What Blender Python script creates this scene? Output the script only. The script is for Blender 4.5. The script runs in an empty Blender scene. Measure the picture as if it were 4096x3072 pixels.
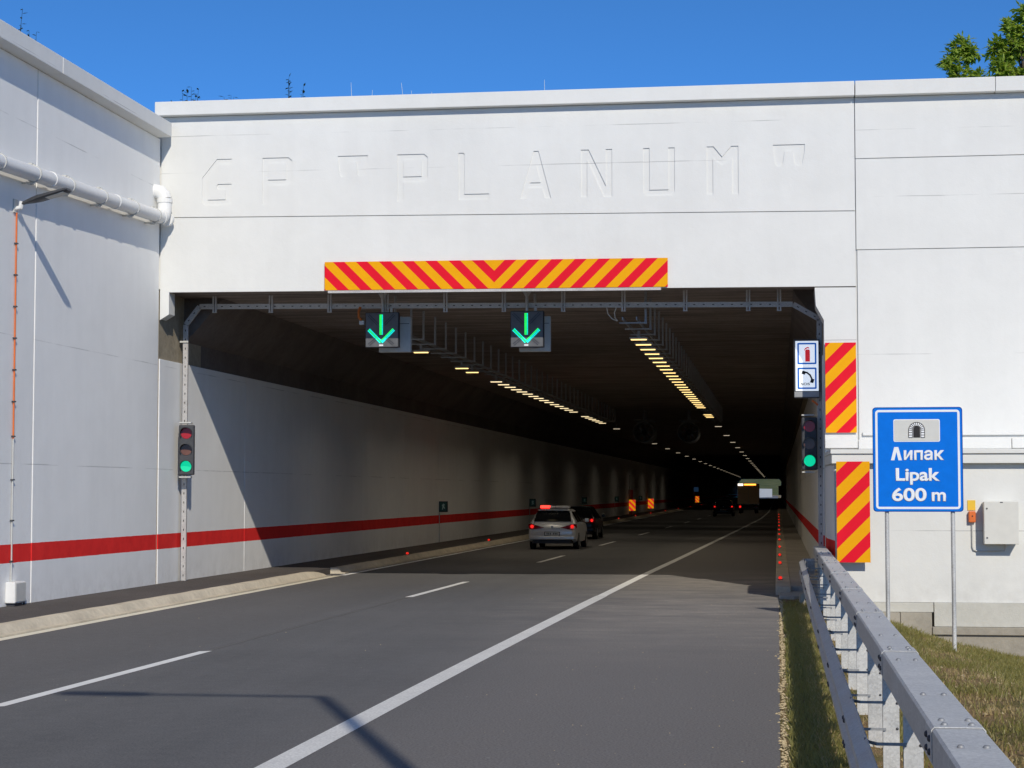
import bpy, bmesh, math, random
from mathutils import Vector, Matrix
from mathutils.geometry import tessellate_polygon
random.seed(7)
R = math.radians
SC = bpy.context.scene
COL = SC.collection

# ------------------------------------------------------------------ camera
cd = bpy.data.cameras.new('camera')
cd.lens = 65.918; cd.sensor_width = 36.0; cd.clip_start = 0.1; cd.clip_end = 9000
cam = bpy.data.objects.new('camera', cd); COL.objects.link(cam)
cam.location = (0, 0, 2.1)
cam.rotation_euler = (R(90 + 3.2966), 0, R(8.0688))
SC.camera = cam

# ------------------------------------------------------------------ sky, sun, exposure
SUN_TO = Vector((0.38, -1.0, 0.68)).normalized()          # towards the sun
EL = math.asin(SUN_TO.z); AZ = math.atan2(SUN_TO.x, SUN_TO.y)
world = bpy.data.worlds.new('World'); SC.world = world; world.use_nodes = True
wn = world.node_tree; wn.nodes.clear()
sky = wn.nodes.new('ShaderNodeTexSky'); sky.sky_type = 'NISHITA'; sky.sun_disc = False
sky.sun_elevation = EL; sky.sun_rotation = AZ
sky.altitude = 7000; sky.air_density = 1.0; sky.dust_density = 0.0; sky.ozone_density = 10.0
bg = wn.nodes.new('ShaderNodeBackground'); bg.inputs['Strength'].default_value = 0.135
wo = wn.nodes.new('ShaderNodeOutputWorld')
tint = wn.nodes.new('ShaderNodeMix'); tint.data_type = 'RGBA'; tint.blend_type = 'MULTIPLY'
tint.inputs[0].default_value = 1.0; tint.inputs[7].default_value = (0.70, 1.0, 0.95, 1)      # colour balance of the whole sky
wn.links.new(sky.outputs[0], tint.inputs[6]); wn.links.new(tint.outputs[2], bg.inputs['Color']); wn.links.new(bg.outputs[0], wo.inputs['Surface'])
sl = bpy.data.lights.new('sun', 'SUN'); sl.energy = 2.7; sl.angle = R(0.5); sl.color = (1.0, 0.925, 0.80)
sun = bpy.data.objects.new('sun', sl); COL.objects.link(sun)
sun.rotation_euler = SUN_TO.to_track_quat('Z', 'Y').to_euler()
vs = SC.view_settings
vs.view_transform = 'Standard'; vs.look = 'None'; vs.exposure = 0.31; vs.gamma = 1.0; vs.use_curve_mapping = False
SC.render.engine = 'CYCLES'
cy = SC.cycles
cy.use_denoising = True
try: cy.denoiser = 'OPENIMAGEDENOISE'
except Exception: pass
cy.max_bounces = 8; cy.diffuse_bounces = 5; cy.glossy_bounces = 4; cy.transmission_bounces = 4
cy.sample_clamp_indirect = 6.0
cy.caustics_reflective = False; cy.caustics_refractive = False

P = 38.6          # portal face
WX = -13.1        # face of the left wall, outside and in the tunnel
RX = 0.93         # right tunnel wall
CZ = 6.42         # tunnel ceiling
FAR = 640.0       # far mouth

# ------------------------------------------------------------------ materials
class NT:
    def __init__(s, name):
        s.m = bpy.data.materials.new(name); s.m.use_nodes = True
        s.t = s.m.node_tree; s.t.nodes.clear()
        s.b = s.t.nodes.new('ShaderNodeBsdfPrincipled')
        o = s.t.nodes.new('ShaderNodeOutputMaterial')
        s.t.links.new(s.b.outputs[0], o.inputs[0])
        s._pos = None
    def n(s, typ, **kw):
        x = s.t.nodes.new(typ)
        for k, v in kw.items(): setattr(x, k, v)
        return x
    def link(s, a, b): s.t.links.new(a, b)
    def pos(s):
        if s._pos is None: s._pos = s.n('ShaderNodeNewGeometry').outputs['Position']
        return s._pos
    def objco(s): return s.n('ShaderNodeTexCoord').outputs['Object']
    def xyz(s, v):
        x = s.n('ShaderNodeSeparateXYZ'); s.link(v, x.inputs[0]); return x.outputs
    def noise(s, scale, detail=3, rough=0.55, vec=None, stretch=None):
        v = vec if vec is not None else s.pos()
        if stretch:
            mp = s.n('ShaderNodeMapping'); mp.inputs['Scale'].default_value = stretch
            s.link(v, mp.inputs[0]); v = mp.outputs[0]
        x = s.n('ShaderNodeTexNoise'); x.inputs['Scale'].default_value = scale
        x.inputs['Detail'].default_value = detail; x.inputs['Roughness'].default_value = rough
        s.link(v, x.inputs['Vector']); return x.outputs['Fac']
    def ramp(s, fac, lo, hi, a=0.0, b=1.0):
        x = s.n('ShaderNodeMapRange'); x.clamp = True
        x.inputs[1].default_value = lo; x.inputs[2].default_value = hi
        x.inputs[3].default_value = a; x.inputs[4].default_value = b
        s.link(fac, x.inputs[0]); return x.outputs[0]
    def math(s, op, a, b=None, c=None):
        x = s.n('ShaderNodeMath', operation=op)
        for i, v in enumerate((a, b, c)):
            if v is None: continue
            if isinstance(v, (int, float)): x.inputs[i].default_value = v
            else: s.link(v, x.inputs[i])
        return x.outputs[0]
    def mix(s, fac, a, b):
        x = s.n('ShaderNodeMix', data_type='RGBA')
        for i, v in ((0, fac), (6, a), (7, b)):
            if isinstance(v, (int, float)): x.inputs[i].default_value = v
            elif isinstance(v, tuple): x.inputs[i].default_value = (*v[:3], 1)
            else: s.link(v, x.inputs[i])
        return x.outputs[2]
    def color(s, c):
        if isinstance(c, tuple): s.b.inputs['Base Color'].default_value = (*c[:3], 1)
        else: s.link(c, s.b.inputs['Base Color'])
    def set(s, rough=None, metal=None, spec=None):
        if rough is not None:
            if isinstance(rough, (int, float)): s.b.inputs['Roughness'].default_value = rough
            else: s.link(rough, s.b.inputs['Roughness'])
        if metal is not None: s.b.inputs['Metallic'].default_value = metal
        if spec is not None: s.b.inputs['Specular IOR Level'].default_value = spec
    def bump(s, h, strength=0.2, dist=0.01):
        x = s.n('ShaderNodeBump'); x.inputs['Strength'].default_value = strength
        x.inputs['Distance'].default_value = dist
        s.link(h, x.inputs['Height']); s.link(x.outputs[0], s.b.inputs['Normal'])
    def band(s, v, lo, hi):
        return s.math('MULTIPLY', s.math('GREATER_THAN', v, lo), s.math('LESS_THAN', v, hi))

def flat(name, c, rough=0.5, metal=0.0, var=0.12, scale=8.0, spec=0.3):
    t = NT(name); f = t.noise(scale, 4)
    t.color(t.mix(t.ramp(f, 0.3, 0.7), tuple(x * (1 - var) for x in c), tuple(min(1, x * (1 + var)) for x in c)))
    t.set(rough, metal, spec); return t.m
def glow(name, c, strength, base=None):
    t = NT(name); t.color(base or c); t.set(0.4)
    t.b.inputs['Emission Color'].default_value = (*c, 1); t.b.inputs['Emission Strength'].default_value = strength
    return t.m

def wall_paint(name, base, stripe=None, along='y', seams=()):
    """masonry paint with soft mottling, run marks, board marks; the red stripe is a painted band"""
    t = NT(name); p = t.pos(); X = t.xyz(p)
    big = t.noise(0.45, 4, 0.6); mid = t.noise(2.2, 5, 0.65)
    run = t.noise(1.0, 4, 0.6, stretch=(2.6, 2.6, 0.16))
    fine = t.noise(42, 3, 0.6); blot = t.noise(7.5, 5, 0.7)
    k = t.math('ADD', t.math('MULTIPLY', big, 0.5), t.math('ADD', t.math('MULTIPLY', mid, 0.25), t.math('MULTIPLY', run, 0.25)))
    c = t.mix(t.ramp(k, 0.36, 0.64), tuple(x * 0.94 for x in base), tuple(min(0.95, x * 1.03) for x in base))
    # little pock marks and scuffs
    c = t.mix(t.math('MULTIPLY', t.ramp(blot, 0.70, 0.78), 0.16), c, (0.30, 0.30, 0.28))
    # faint board-joint lines of the formwork
    wob = t.noise(0.6, 2); msk = t.ramp(t.noise(0.55, 3, 0.6, stretch=(1, 1, 3)), 0.46, 0.6)
    for z0 in seams:
        d = t.math('ABSOLUTE', t.math('SUBTRACT', t.math('ADD', X[2], t.math('MULTIPLY', wob, 0.02)), z0))
        c = t.mix(t.math('MULTIPLY', t.math('MULTIPLY', t.math('LESS_THAN', d, 0.009), msk), 0.42), c, (0.22, 0.22, 0.21))
    if stripe:
        zz = t.math('ADD', X[2], t.math('MULTIPLY', t.math('SUBTRACT', t.noise(5, 2), 0.5), 0.012))
        rc = t.mix(t.ramp(mid, 0.35, 0.65), (0.74, 0.022, 0.022), (0.86, 0.032, 0.028))
        c = t.mix(t.band(zz, stripe[0], stripe[1]), c, rc)
    # splash dirt, low on the wall, uneven
    sp = t.math('MULTIPLY', t.ramp(X[2], 0.75, 0.15), t.ramp(t.noise(3.0, 4, 0.65), 0.42, 0.75))
    c = t.mix(t.math('MULTIPLY', sp, 0.22), c, (0.24, 0.21, 0.18))
    t.color(c); t.set(0.75, spec=0.25)
    h = t.math('ADD', t.math('MULTIPLY', fine, 0.35), t.math('ADD', t.math('MULTIPLY', mid, 1.6), t.math('MULTIPLY', blot, 0.5)))
    t.bump(h, 0.35, 0.012)
    return t.m

def concrete(name, base, var=0.25, boards=None):
    t = NT(name)
    a = t.noise(0.8, 5, 0.65); b = t.noise(9, 5, 0.7); f = t.noise(60, 3)
    k = t.math('ADD', t.math('MULTIPLY', a, 0.6), t.math('MULTIPLY', b, 0.4))
    c = t.mix(t.ramp(k, 0.35, 0.65), tuple(x * (1 - var) for x in base), tuple(x * (1 + var) for x in base))
    h = t.math('ADD', b, t.math('MULTIPLY', f, 0.3))
    if boards:
        s = t.noise(1.0, 4, 0.7, stretch=boards)
        c = t.mix(t.math('MULTIPLY', t.ramp(s, 0.45, 0.6), 0.75), c, tuple(x * 0.42 for x in base))
        h = t.math('ADD', h, t.math('MULTIPLY', s, 2.5))
    t.color(c); t.set(0.85, spec=0.2); t.bump(h, 0.5, 0.02); return t.m

def asphalt(name, lo, hi, dusty=False):
    t = NT(name); X = t.xyz(t.pos())
    g = t.noise(120, 2, 0.7); st = t.noise(45, 3, 0.7); big = t.noise(0.35, 4, 0.6)
    trk = t.noise(1.0, 4, 0.6, stretch=(1.1, 0.045, 1))
    k = t.math('ADD', t.math('MULTIPLY', trk, 0.5), t.math('MULTIPLY', big, 0.5))
    c = t.mix(t.ramp(k, 0.38, 0.62), lo, hi)
    if dusty:
        # shoulder is older and browner; pale dust lies on it near the portal
        sh = t.ramp(X[0], -4.6, -2.6)
        c = t.mix(t.math('MULTIPLY', sh, 0.75), c, (0.222, 0.202, 0.188))
        lf = t.ramp(X[0], -7.2, -8.6)
        c = t.mix(t.math('MULTIPLY', lf, 0.5), c, (0.124, 0.115, 0.110))
        dn = t.noise(1.0, 5, 0.7, stretch=(0.55, 0.16, 1)); dl = t.noise(1.0, 5, 0.75, stretch=(0.45, 0.95, 1))
        nearp = t.math('MULTIPLY', t.ramp(X[1], 22, 36), t.ramp(X[1], 52, 44))
        dm = t.math('MULTIPLY', t.math('MULTIPLY', nearp, t.ramp(X[0], -6.0, -2.0)), t.math('MULTIPLY', t.ramp(dl, 0.33, 0.60), t.ramp(t.noise(1.0, 5, 0.8, stretch=(1.2, 4.0, 1)), 0.3, 0.65)))
        c = t.mix(t.math('MULTIPLY', dm, 0.95), c, (0.50, 0.45, 0.38))
        c = t.mix(t.math('MULTIPLY', t.ramp(dn, 0.56, 0.75), 0.25), c, (0.20, 0.185, 0.17))
        # pale crumbs
        spk = t.noise(9.0, 2, 0.5); c = t.mix(t.math('MULTIPLY', t.ramp(spk, 0.715, 0.74), 0.35), c, (0.40, 0.38, 0.36))
    c = t.mix(t.math('MULTIPLY', t.ramp(g, 0.5, 0.70), 0.55), c, tuple(min(1, x * 1.8) for x in hi))
    c = t.mix(t.math('MULTIPLY', t.ramp(t.noise(5.5, 5, 0.75), 0.42, 0.66), 0.30), c, tuple(x * 1.45 for x in hi))
    c = t.mix(t.math('MULTIPLY', t.ramp(st, 0.55, 0.4), 0.5), c, tuple(x * 0.5 for x in lo))
    t.color(c); t.set(0.82, spec=0.3)
    t.bump(t.math('ADD', g, st), 0.55, 0.006); return t.m

def road_paint(name, c, dots=False):
    t = NT(name); w = t.noise(30, 4, 0.7); b = t.noise(1.5, 4)
    cc = t.mix(t.ramp(b, 0.3, 0.7), tuple(x * 0.9 for x in c), c)
    cc = t.mix(t.math('MULTIPLY', t.ramp(w, 0.62, 0.74), 0.22), cc, (0.18, 0.17, 0.165))
    if dots:
        v = t.n('ShaderNodeTexVoronoi'); v.inputs['Scale'].default_value = 38; t.link(t.pos(), v.inputs['Vector'])
        cc = t.mix(t.math('MULTIPLY', t.ramp(v.outputs['Distance'], 0.34, 0.52), 0.22), cc, (0.22, 0.21, 0.205))
        t.bump(v.outputs['Distance'], 0.6, 0.004)
    t.color(cc); t.set(0.6); return t.m

def galvanised(name, c=(0.63, 0.63, 0.61), rough=0.5, metal=0.3):
    t = NT(name)
    v = t.n('ShaderNodeTexVoronoi'); v.inputs['Scale'].default_value = 75; t.link(t.pos(), v.inputs['Vector'])
    b = t.noise(2.5, 4, 0.6); d = t.noise(14, 4, 0.7)
    k = t.math('ADD', t.math('MULTIPLY', t.xyz(v.outputs['Color'])[0], 0.3), t.math('MULTIPLY', b, 0.7))
    cc = t.mix(t.ramp(k, 0.3, 0.75), tuple(x * 0.78 for x in c), tuple(x * 1.12 for x in c))
    cc = t.mix(t.math('MULTIPLY', t.ramp(d, 0.58, 0.75), 0.35), cc, (0.36, 0.31, 0.27))
    t.color(cc); t.set(t.ramp(b, 0.3, 0.7, rough - 0.08, rough + 0.12), metal)
    t.bump(d, 0.08, 0.003); return t.m

def hazard(name, mode, period, phase, lit=0.0, red=(0.86, 0.010, 0.030), yel=(0.93, 0.42, 0.003)):
    """retro-reflective sheeting: printed diagonal bands in the object's own coordinates"""
    t = NT(name); X = t.xyz(t.objco())
    x = t.math('ABSOLUTE', X[0]) if mode == 'V' else (X[0] if mode == '/' else t.math('MULTIPLY', X[0], -1))
    f = t.math('SUBTRACT', X[2], x)
    f = t.math('FRACT', t.math('ADD', t.math('DIVIDE', f, period), phase + 20))
    r = t.math('LESS_THAN', f, 0.5)
    b = t.noise(3, 4)
    c = t.mix(r, t.mix(b, tuple(v * 0.85 for v in yel), yel), t.mix(b, tuple(v * 0.8 for v in red), red))
    t.color(c); t.set(0.6, spec=0.12)
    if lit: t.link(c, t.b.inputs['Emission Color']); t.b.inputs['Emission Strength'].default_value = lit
    return t.m

def foliage(name, lo, hi):
    t = NT(name); b = t.noise(3.0, 3); f = t.noise(14, 2)
    k = t.math('ADD', t.math('MULTIPLY', b, 0.5), t.math('MULTIPLY', f, 0.5))
    t.color(t.mix(t.ramp(k, 0.35, 0.65), lo, hi)); t.set(0.5)
    try: t.b.inputs['Transmission Weight'].default_value = 0.0
    except Exception: pass
    # thin leaves let some light through
    tr = t.n('ShaderNodeBsdfTranslucent'); tr.inputs[0].default_value = (*[min(1, v * 1.6) for v in hi], 1)
    ms = t.n('ShaderNodeMixShader'); ms.inputs[0].default_value = 0.35
    out = [n for n in t.t.nodes if n.type == 'OUTPUT_MATERIAL'][0]
    t.link(t.b.outputs[0], ms.inputs[1]); t.link(tr.outputs[0], ms.inputs[2]); t.link(ms.outputs[0], out.inputs[0])
    return t.m

M = {}
M['wall'] = wall_paint('white wall paint with red stripe', (0.86, 0.86, 0.84), (0.88, 1.20), seams=(4.82, 8.62, 2.6))
M['face'] = wall_paint('white face paint', (0.765, 0.765, 0.735), None, seams=(8.95, 5.2, 9.75))
M['wing'] = wall_paint('white wing wall paint', (0.765, 0.765, 0.735), None, seams=(8.12, 9.5, 4.9))
M['lowwall'] = wall_paint('off white lower wall paint', (0.755, 0.755, 0.715), None, seams=(1.4,))
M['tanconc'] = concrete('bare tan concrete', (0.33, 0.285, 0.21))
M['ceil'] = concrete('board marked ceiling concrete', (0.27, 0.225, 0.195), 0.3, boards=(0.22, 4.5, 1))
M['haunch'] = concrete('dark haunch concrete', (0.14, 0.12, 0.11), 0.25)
M['found'] = concrete('foundation concrete', (0.36, 0.33, 0.27), 0.2)
M['plinth'] = concrete('painted plinth', (0.56, 0.55, 0.49), 0.08)
M['kerb'] = concrete('kerb concrete', (0.60, 0.53, 0.41), 0.22)
M['apron'] = concrete('dusty apron concrete', (0.46, 0.43, 0.37), 0.18)
M['road'] = asphalt('road asphalt', (0.108, 0.108, 0.110), (0.144, 0.143, 0.144), True)
M['walk'] = asphalt('walkway asphalt', (0.075, 0.067, 0.062), (0.11, 0.098, 0.09))
M['line'] = road_paint('white road paint', (0.86, 0.85, 0.82))
M['rib'] = road_paint('ribbed white road paint', (0.87, 0.86, 0.82), True)
M['cream'] = road_paint('creamy edge line paint', (0.86, 0.79, 0.62))
M['galv'] = galvanised('galvanised steel')
M['galvd'] = galvanised('dull galvanised steel', (0.34, 0.35, 0.36), 0.55, 0.4)
M['tray'] = galvanised('perforated tray steel', (0.55, 0.53, 0.51), 0.5, 0.25)
M['bolt'] = flat('dark bolt steel', (0.10, 0.10, 0.11), 0.5, 0.6)
M['pvc'] = flat('white pipe plastic', (0.80, 0.80, 0.78), 0.4, 0, 0.03)
M['black'] = flat('black housing plastic', (0.022, 0.022, 0.026), 0.5)
M['dgrey'] = flat('dark grey housing', (0.06, 0.062, 0.068), 0.5)
M['mgrey'] = flat('mid grey sheet steel', (0.34, 0.35, 0.36), 0.5, 0.1, 0.08)
M['lgrey'] = flat('light grey sheet steel', (0.55, 0.55, 0.52), 0.5, 0, 0.05)
M['cab'] = flat('beige cabinet paint', (0.70, 0.69, 0.63), 0.5, 0, 0.03)
M['orange'] = flat('orange plastic', (0.72, 0.17, 0.04), 0.45, 0, 0.08)
M['dorange'] = flat('burnt orange cable hose', (0.52, 0.13, 0.02), 0.5)
M['yellow'] = flat('yellow plate', (0.85, 0.55, 0.05), 0.45, 0, 0.05)
M['blue'] = flat('blue reflective sheet', (0.002, 0.17, 0.72), 0.6, 0, 0.05, spec=0.08)
M['dblue'] = flat('dark blue sign edge', (0.003, 0.05, 0.30), 0.6, 0, 0.05, spec=0.08)
M['white'] = flat('white reflective sheet', (0.84, 0.86, 0.88), 0.4, 0, 0.02)
M['greysheet'] = flat('grey pictogram sheet', (0.64, 0.64, 0.60), 0.4, 0, 0.03)
M['redsheet'] = flat('red pictogram', (0.68, 0.02, 0.03), 0.4, 0, 0.05)
M['inkblack'] = flat('black print', (0.02, 0.018, 0.02), 0.5)
M['lens_off_r'] = flat('unlit red lens', (0.42, 0.02, 0.025), 0.15)
M['lens_off_a'] = flat('unlit amber lens', (0.17, 0.075, 0.05), 0.15)
M['lens_g'] = glow('lit green lens', (0.0, 0.62, 0.32), 0.8, (0.0, 0.2, 0.1))
M['led_g'] = glow('green led', (0.02, 0.95, 0.12), 1.0)
M['led_c'] = glow('cyan led', (0.0, 0.80, 0.70), 0.9)
M['led_off'] = flat('unlit led row', (0.055, 0.058, 0.07), 0.4)
M['lampglow'] = glow('warm tunnel lamp lens', (1.0, 0.70, 0.26), 1.5)
M['lampfar'] = glow('pale tunnel lamp lens', (1.0, 0.80, 0.46), 1.15)
M['lampdim'] = glow('dim distant lamp lens', (1.0, 0.84, 0.6), 0.6)
M['marker'] = glow('red kerb marker lens', (1.0, 0.028, 0.012), 0.65)
M['evac'] = glow('green evacuation sign', (0.01, 0.06, 0.04), 0.02)
M['evacw'] = glow('pale evacuation symbol', (0.30, 0.42, 0.36), 0.03)
M['signblue'] = glow('backlit blue sign', (0.05, 0.14, 0.30), 0.10)
M['silver'] = flat('silver car paint', (0.66, 0.67, 0.68), 0.28, 0.25, 0.03)
M['darkcar'] = flat('black car paint', (0.012, 0.013, 0.018), 0.22, 0.1)
M['glass'] = flat('dark car glass', (0.010, 0.011, 0.013), 0.06)
M['tyre'] = flat('tyre rubber', (0.014, 0.014, 0.015), 0.8)
M['rim'] = flat('alloy rim', (0.35, 0.36, 0.38), 0.35, 0.6)
M['tail'] = glow('lit tail lamp', (1.0, 0.02, 0.015), 0.75, (0.35, 0.01, 0.01))
M['taildim'] = flat('dark red tail lens', (0.22, 0.01, 0.012), 0.2)
M['beacon'] = glow('lit red beacon', (1.0, 0.03, 0.02), 3.5)
M['clearlens'] = flat('clear beacon lens', (0.50, 0.48, 0.44), 0.2)
M['plate'] = flat('number plate', (0.62, 0.63, 0.60), 0.4, 0, 0.03)
M['truckbox'] = flat('brown truck box', (0.55, 0.40, 0.26), 0.5)
M['amberstrip'] = glow('amber daylight strip', (1.0, 0.42, 0.05), 2.2)
M['whitestrip'] = glow('white daylight strip', (1.0, 0.9, 0.8), 1.6)
M['soil'] = concrete('dry brown soil', (0.26, 0.165, 0.085), 0.35)
M['gravel'] = concrete('pale edge gravel', (0.58, 0.47, 0.29), 0.3)
M['blade'] = foliage('grass blades', (0.12, 0.125, 0.03), (0.31, 0.28, 0.085))
M['bladedry'] = foliage('dry grass blades', (0.30, 0.22, 0.09), (0.50, 0.40, 0.20))
M['leaf'] = foliage('fresh green leaves', (0.09, 0.18, 0.025), (0.40, 0.50, 0.07))
M['leafdark'] = foliage('dark weed leaves', (0.016, 0.028, 0.012), (0.035, 0.055, 0.02))
M['bark'] = flat('bark', (0.10, 0.075, 0.055), 0.9, 0, 0.3)
M['stalk'] = flat('pale dry stalk', (0.72, 0.72, 0.64), 0.7)

def ground_mat():
    t = NT('grassy earth'); a = t.noise(0.7, 5, 0.65); b = t.noise(5.5, 5, 0.7); g = t.noise(40, 3, 0.7)
    c = t.mix(t.ramp(a, 0.42, 0.6), (0.30, 0.20, 0.10), (0.14, 0.14, 0.045))
    c = t.mix(t.math('MULTIPLY', t.ramp(b, 0.5, 0.66), 0.75), c, (0.40, 0.27, 0.15))
    c = t.mix(t.math('MULTIPLY', t.ramp(g, 0.55, 0.75), 0.5), c, (0.40, 0.33, 0.22))
    t.color(c); t.set(0.95, spec=0.1); t.bump(t.math('ADD', b, g), 0.8, 0.04); return t.m
M['ground'] = ground_mat()
def hill_mat():
    t = NT('grassy hill'); a = t.noise(0.08, 6, 0.7)
    t.color(t.mix(t.ramp(a, 0.35, 0.65), (0.05, 0.075, 0.022), (0.15, 0.15, 0.06))); t.set(0.95, spec=0.1); return t.m
M['hill'] = hill_mat()

# ------------------------------------------------------------------ mesh helpers
def tag(o, label=None, cat=None, group=None, kind=None):
    if label: o['label'] = label
    if cat: o['category'] = cat
    if group: o['group'] = group
    if kind: o['kind'] = kind
    return o
def thing(name, loc, label, cat, group=None, rz=0.0):
    o = bpy.data.objects.new(name, None); o.empty_display_size = 0.2; COL.objects.link(o)
    o.location = loc; o.rotation_euler = (0, 0, rz)
    return tag(o, label, cat, group)
def origin_of(p):
    v = Vector((0, 0, 0))
    while p is not None: v = v + Vector(p.location); p = p.parent
    return v

class MB:
    """collects faces and links them as ONE mesh object"""
    def __init__(s): s.v = []; s.f = []
    def add(s, vs, fs):
        o = len(s.v); s.v += [Vector(v) for v in vs]; s.f += [tuple(i + o for i in f) for f in fs]; return s
    def box(s, x0, x1, y0, y1, z0, z1):
        vs = [(x0,y0,z0),(x1,y0,z0),(x1,y1,z0),(x0,y1,z0),(x0,y0,z1),(x1,y0,z1),(x1,y1,z1),(x0,y1,z1)]
        return s.add(vs, [(0,3,2,1),(4,5,6,7),(0,1,5,4),(1,2,6,5),(2,3,7,6),(3,0,4,7)])
    def obox(s, c, ax, ay, az):
        """oriented box: centre and three half-axis vectors"""
        c = Vector(c); ax = Vector(ax); ay = Vector(ay); az = Vector(az)
        vs = [c + sx*ax + sy*ay + sz*az for sz in (-1,1) for sx, sy in ((-1,-1),(1,-1),(1,1),(-1,1))]
        return s.add(vs, [(0,3,2,1),(4,5,6,7),(0,1,5,4),(1,2,6,5),(2,3,7,6),(3,0,4,7)])
    def prism(s, poly, a, b, axis='y', holes=()):
        """polygon in the plane across axis, extruded from a to b; polygon (u,v) = (x,z) for y, (x,y) for z, (y,z) for x"""
        def pt(u, v, w):
            return {'y': (u, w, v), 'z': (u, v, w), 'x': (w, u, v)}[axis]
        loops = [list(poly)] + [list(h) for h in holes]
        flatp = [q for l in loops for q in l]
        tris = tessellate_polygon([[Vector((q[0], q[1], 0)) for q in l] for l in loops])
        n = len(flatp)
        vs = [pt(*q, a) for q in flatp] + [pt(*q, b) for q in flatp]
        fs = []
        for t in tris:
            fs.append(tuple(t)); fs.append(tuple(i + n for i in reversed(t)))
        o = 0
        for l in loops:
            m = len(l)
            for i in range(m):
                j = (i + 1) % m
                fs.append((o+i, o+j, o+j+n, o+i+n))
            o += m
        return s.add(vs, fs)
    def tube(s, path, r, n=10, caps=True):
        path = [Vector(p) for p in path]; rr = r if isinstance(r, (list, tuple)) else [r] * len(path)
        rings = []; ref = None
        for i, p in enumerate(path):
            d = (path[min(i+1, len(path)-1)] - path[max(i-1, 0)]).normalized()
            if ref is None:
                ref = d.cross(Vector((0, 0, 1)) if abs(d.z) < 0.9 else Vector((1, 0, 0))).normalized()
            u = (ref - d * ref.dot(d)).normalized(); ref = u; w = d.cross(u)
            rings.append([p + rr[i] * (math.cos(2*math.pi*k/n) * u + math.sin(2*math.pi*k/n) * w) for k in range(n)])
        vs = [q for g in rings for q in g]; fs = []
        for i in range(len(rings) - 1):
            for k in range(n):
                l = (k + 1) % n
                fs.append((i*n+k, i*n+l, (i+1)*n+l, (i+1)*n+k))
        if caps:
            fs.append(tuple(range(n-1, -1, -1))); b = (len(rings)-1)*n; fs.append(tuple(range(b, b+n)))
        return s.add(vs, fs)
    def disc(s, c, nrm, r, t, n=20):
        c = Vector(c); d = Vector(nrm).normalized(); return s.tube([c, c + d * t], r, n)
    def build(s, name, mat, parent=None, local=False, smooth=False, bevel=0.0, fix=True):
        me = bpy.data.meshes.new(name)
        off = Vector((0, 0, 0)) if (local or parent is None) else origin_of(parent)
        me.from_pydata([v - off for v in s.v], [], s.f)
        if fix:
            bm = bmesh.new(); bm.from_mesh(me)
            bmesh.ops.recalc_face_normals(bm, faces=bm.faces); bm.to_mesh(me); bm.free()
        me.materials.append(M[mat] if isinstance(mat, str) else mat)
        if smooth:
            for p in me.polygons: p.use_smooth = True
            try: me.set_sharp_from_angle(angle=R(40))
            except Exception: pass
        o = bpy.data.objects.new(name, me); COL.objects.link(o)
        if parent is not None: o.parent = parent
        if bevel:
            m = o.modifiers.new('bevel', 'BEVEL'); m.width = bevel; m.segments = 2; m.limit_method = 'ANGLE'
        return o

def one(name, mat, parent, fn, *a, **kw):
    """a part made by a single shape"""
    bld = {k: kw.pop(k) for k in list(kw) if k in ('smooth', 'bevel', 'local')}
    mb = MB(); getattr(mb, fn)(*a, **kw); return mb.build(name, mat, parent, **bld)
def setorigin(o, c):
    """move the object's own origin to world point c (only for objects whose parents are unrotated)"""
    c = Vector(c); base = origin_of(o.parent) if o.parent else Vector((0, 0, 0))
    cur = base + Vector(o.location)
    d = c - cur
    for v in o.data.vertices: v.co -= d
    o.location = c - base
    return o
def copy_tree(o, parent=None):
    c = o.copy(); COL.objects.link(c); c.parent = parent
    for ch in list(o.children): copy_tree(ch, c)
    return c
ORD = ['first','second','third','fourth','fifth','sixth','seventh','eighth','ninth','tenth','eleventh','twelfth','thirteenth','fourteenth','fifteenth','sixteenth','seventeenth','eighteenth','nineteenth','twentieth']
TENS = {20:'twenty', 30:'thirty', 40:'forty', 50:'fifty'}
def ordinal(i):
    if i < 20: return ORD[i]
    n = i + 1
    t, u = n // 10 * 10, n % 10
    return {30:'thirtieth', 40:'fortieth', 50:'fiftieth'}[t] if u == 0 else TENS[t] + '-' + ORD[u - 1]

def text_mesh(body, name, mat, parent, x0, x1, zb, ztop, y, bold=0.03, depth=0.003, lam=False):
    """lettering facing -Y, squeezed to the given box (cap height from zb to ztop)"""
    c = bpy.data.curves.new('text', 'FONT'); c.body = body; c.size = 1.0; c.bevel_depth = bold; c.bevel_resolution = 0; c.extrude = 0.0
    o = bpy.data.objects.new('text', c); COL.objects.link(o)
    dg = bpy.context.evaluated_depsgraph_get()
    me = bpy.data.meshes.new_from_object(o.evaluated_get(dg))
    bpy.data.objects.remove(o)
    xs = [v.co.x for v in me.vertices]; a, b = min(xs), max(xs)
    cap = 0.69 + bold; low = -bold
    off = origin_of(parent); k = max(bold, 1e-6)
    for v in me.vertices:
        x = x0 + (v.co.x - a) / (b - a) * (x1 - x0); z = zb + (v.co.y - low) / (cap - low) * (ztop - zb)
        v.co = Vector((x, y - depth * 0.4 * v.co.z / k, z)) - off
    bm = bmesh.new(); bm.from_mesh(me); bmesh.ops.recalc_face_normals(bm, faces=bm.faces); bm.to_mesh(me); bm.free()
    me.name = name; me.materials.clear(); me.materials.append(M[mat])
    t = bpy.data.objects.new(name, me); COL.objects.link(t); t.parent = parent
    return t

def lerp_tab(tab, y):
    if y <= tab[0][0]: return tab[0][1]
    for (a, b), (c, d) in zip(tab, tab[1:]):
        if y <= c: return b + (d - b) * (y - a) / (c - a)
    return tab[-1][1]

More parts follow.
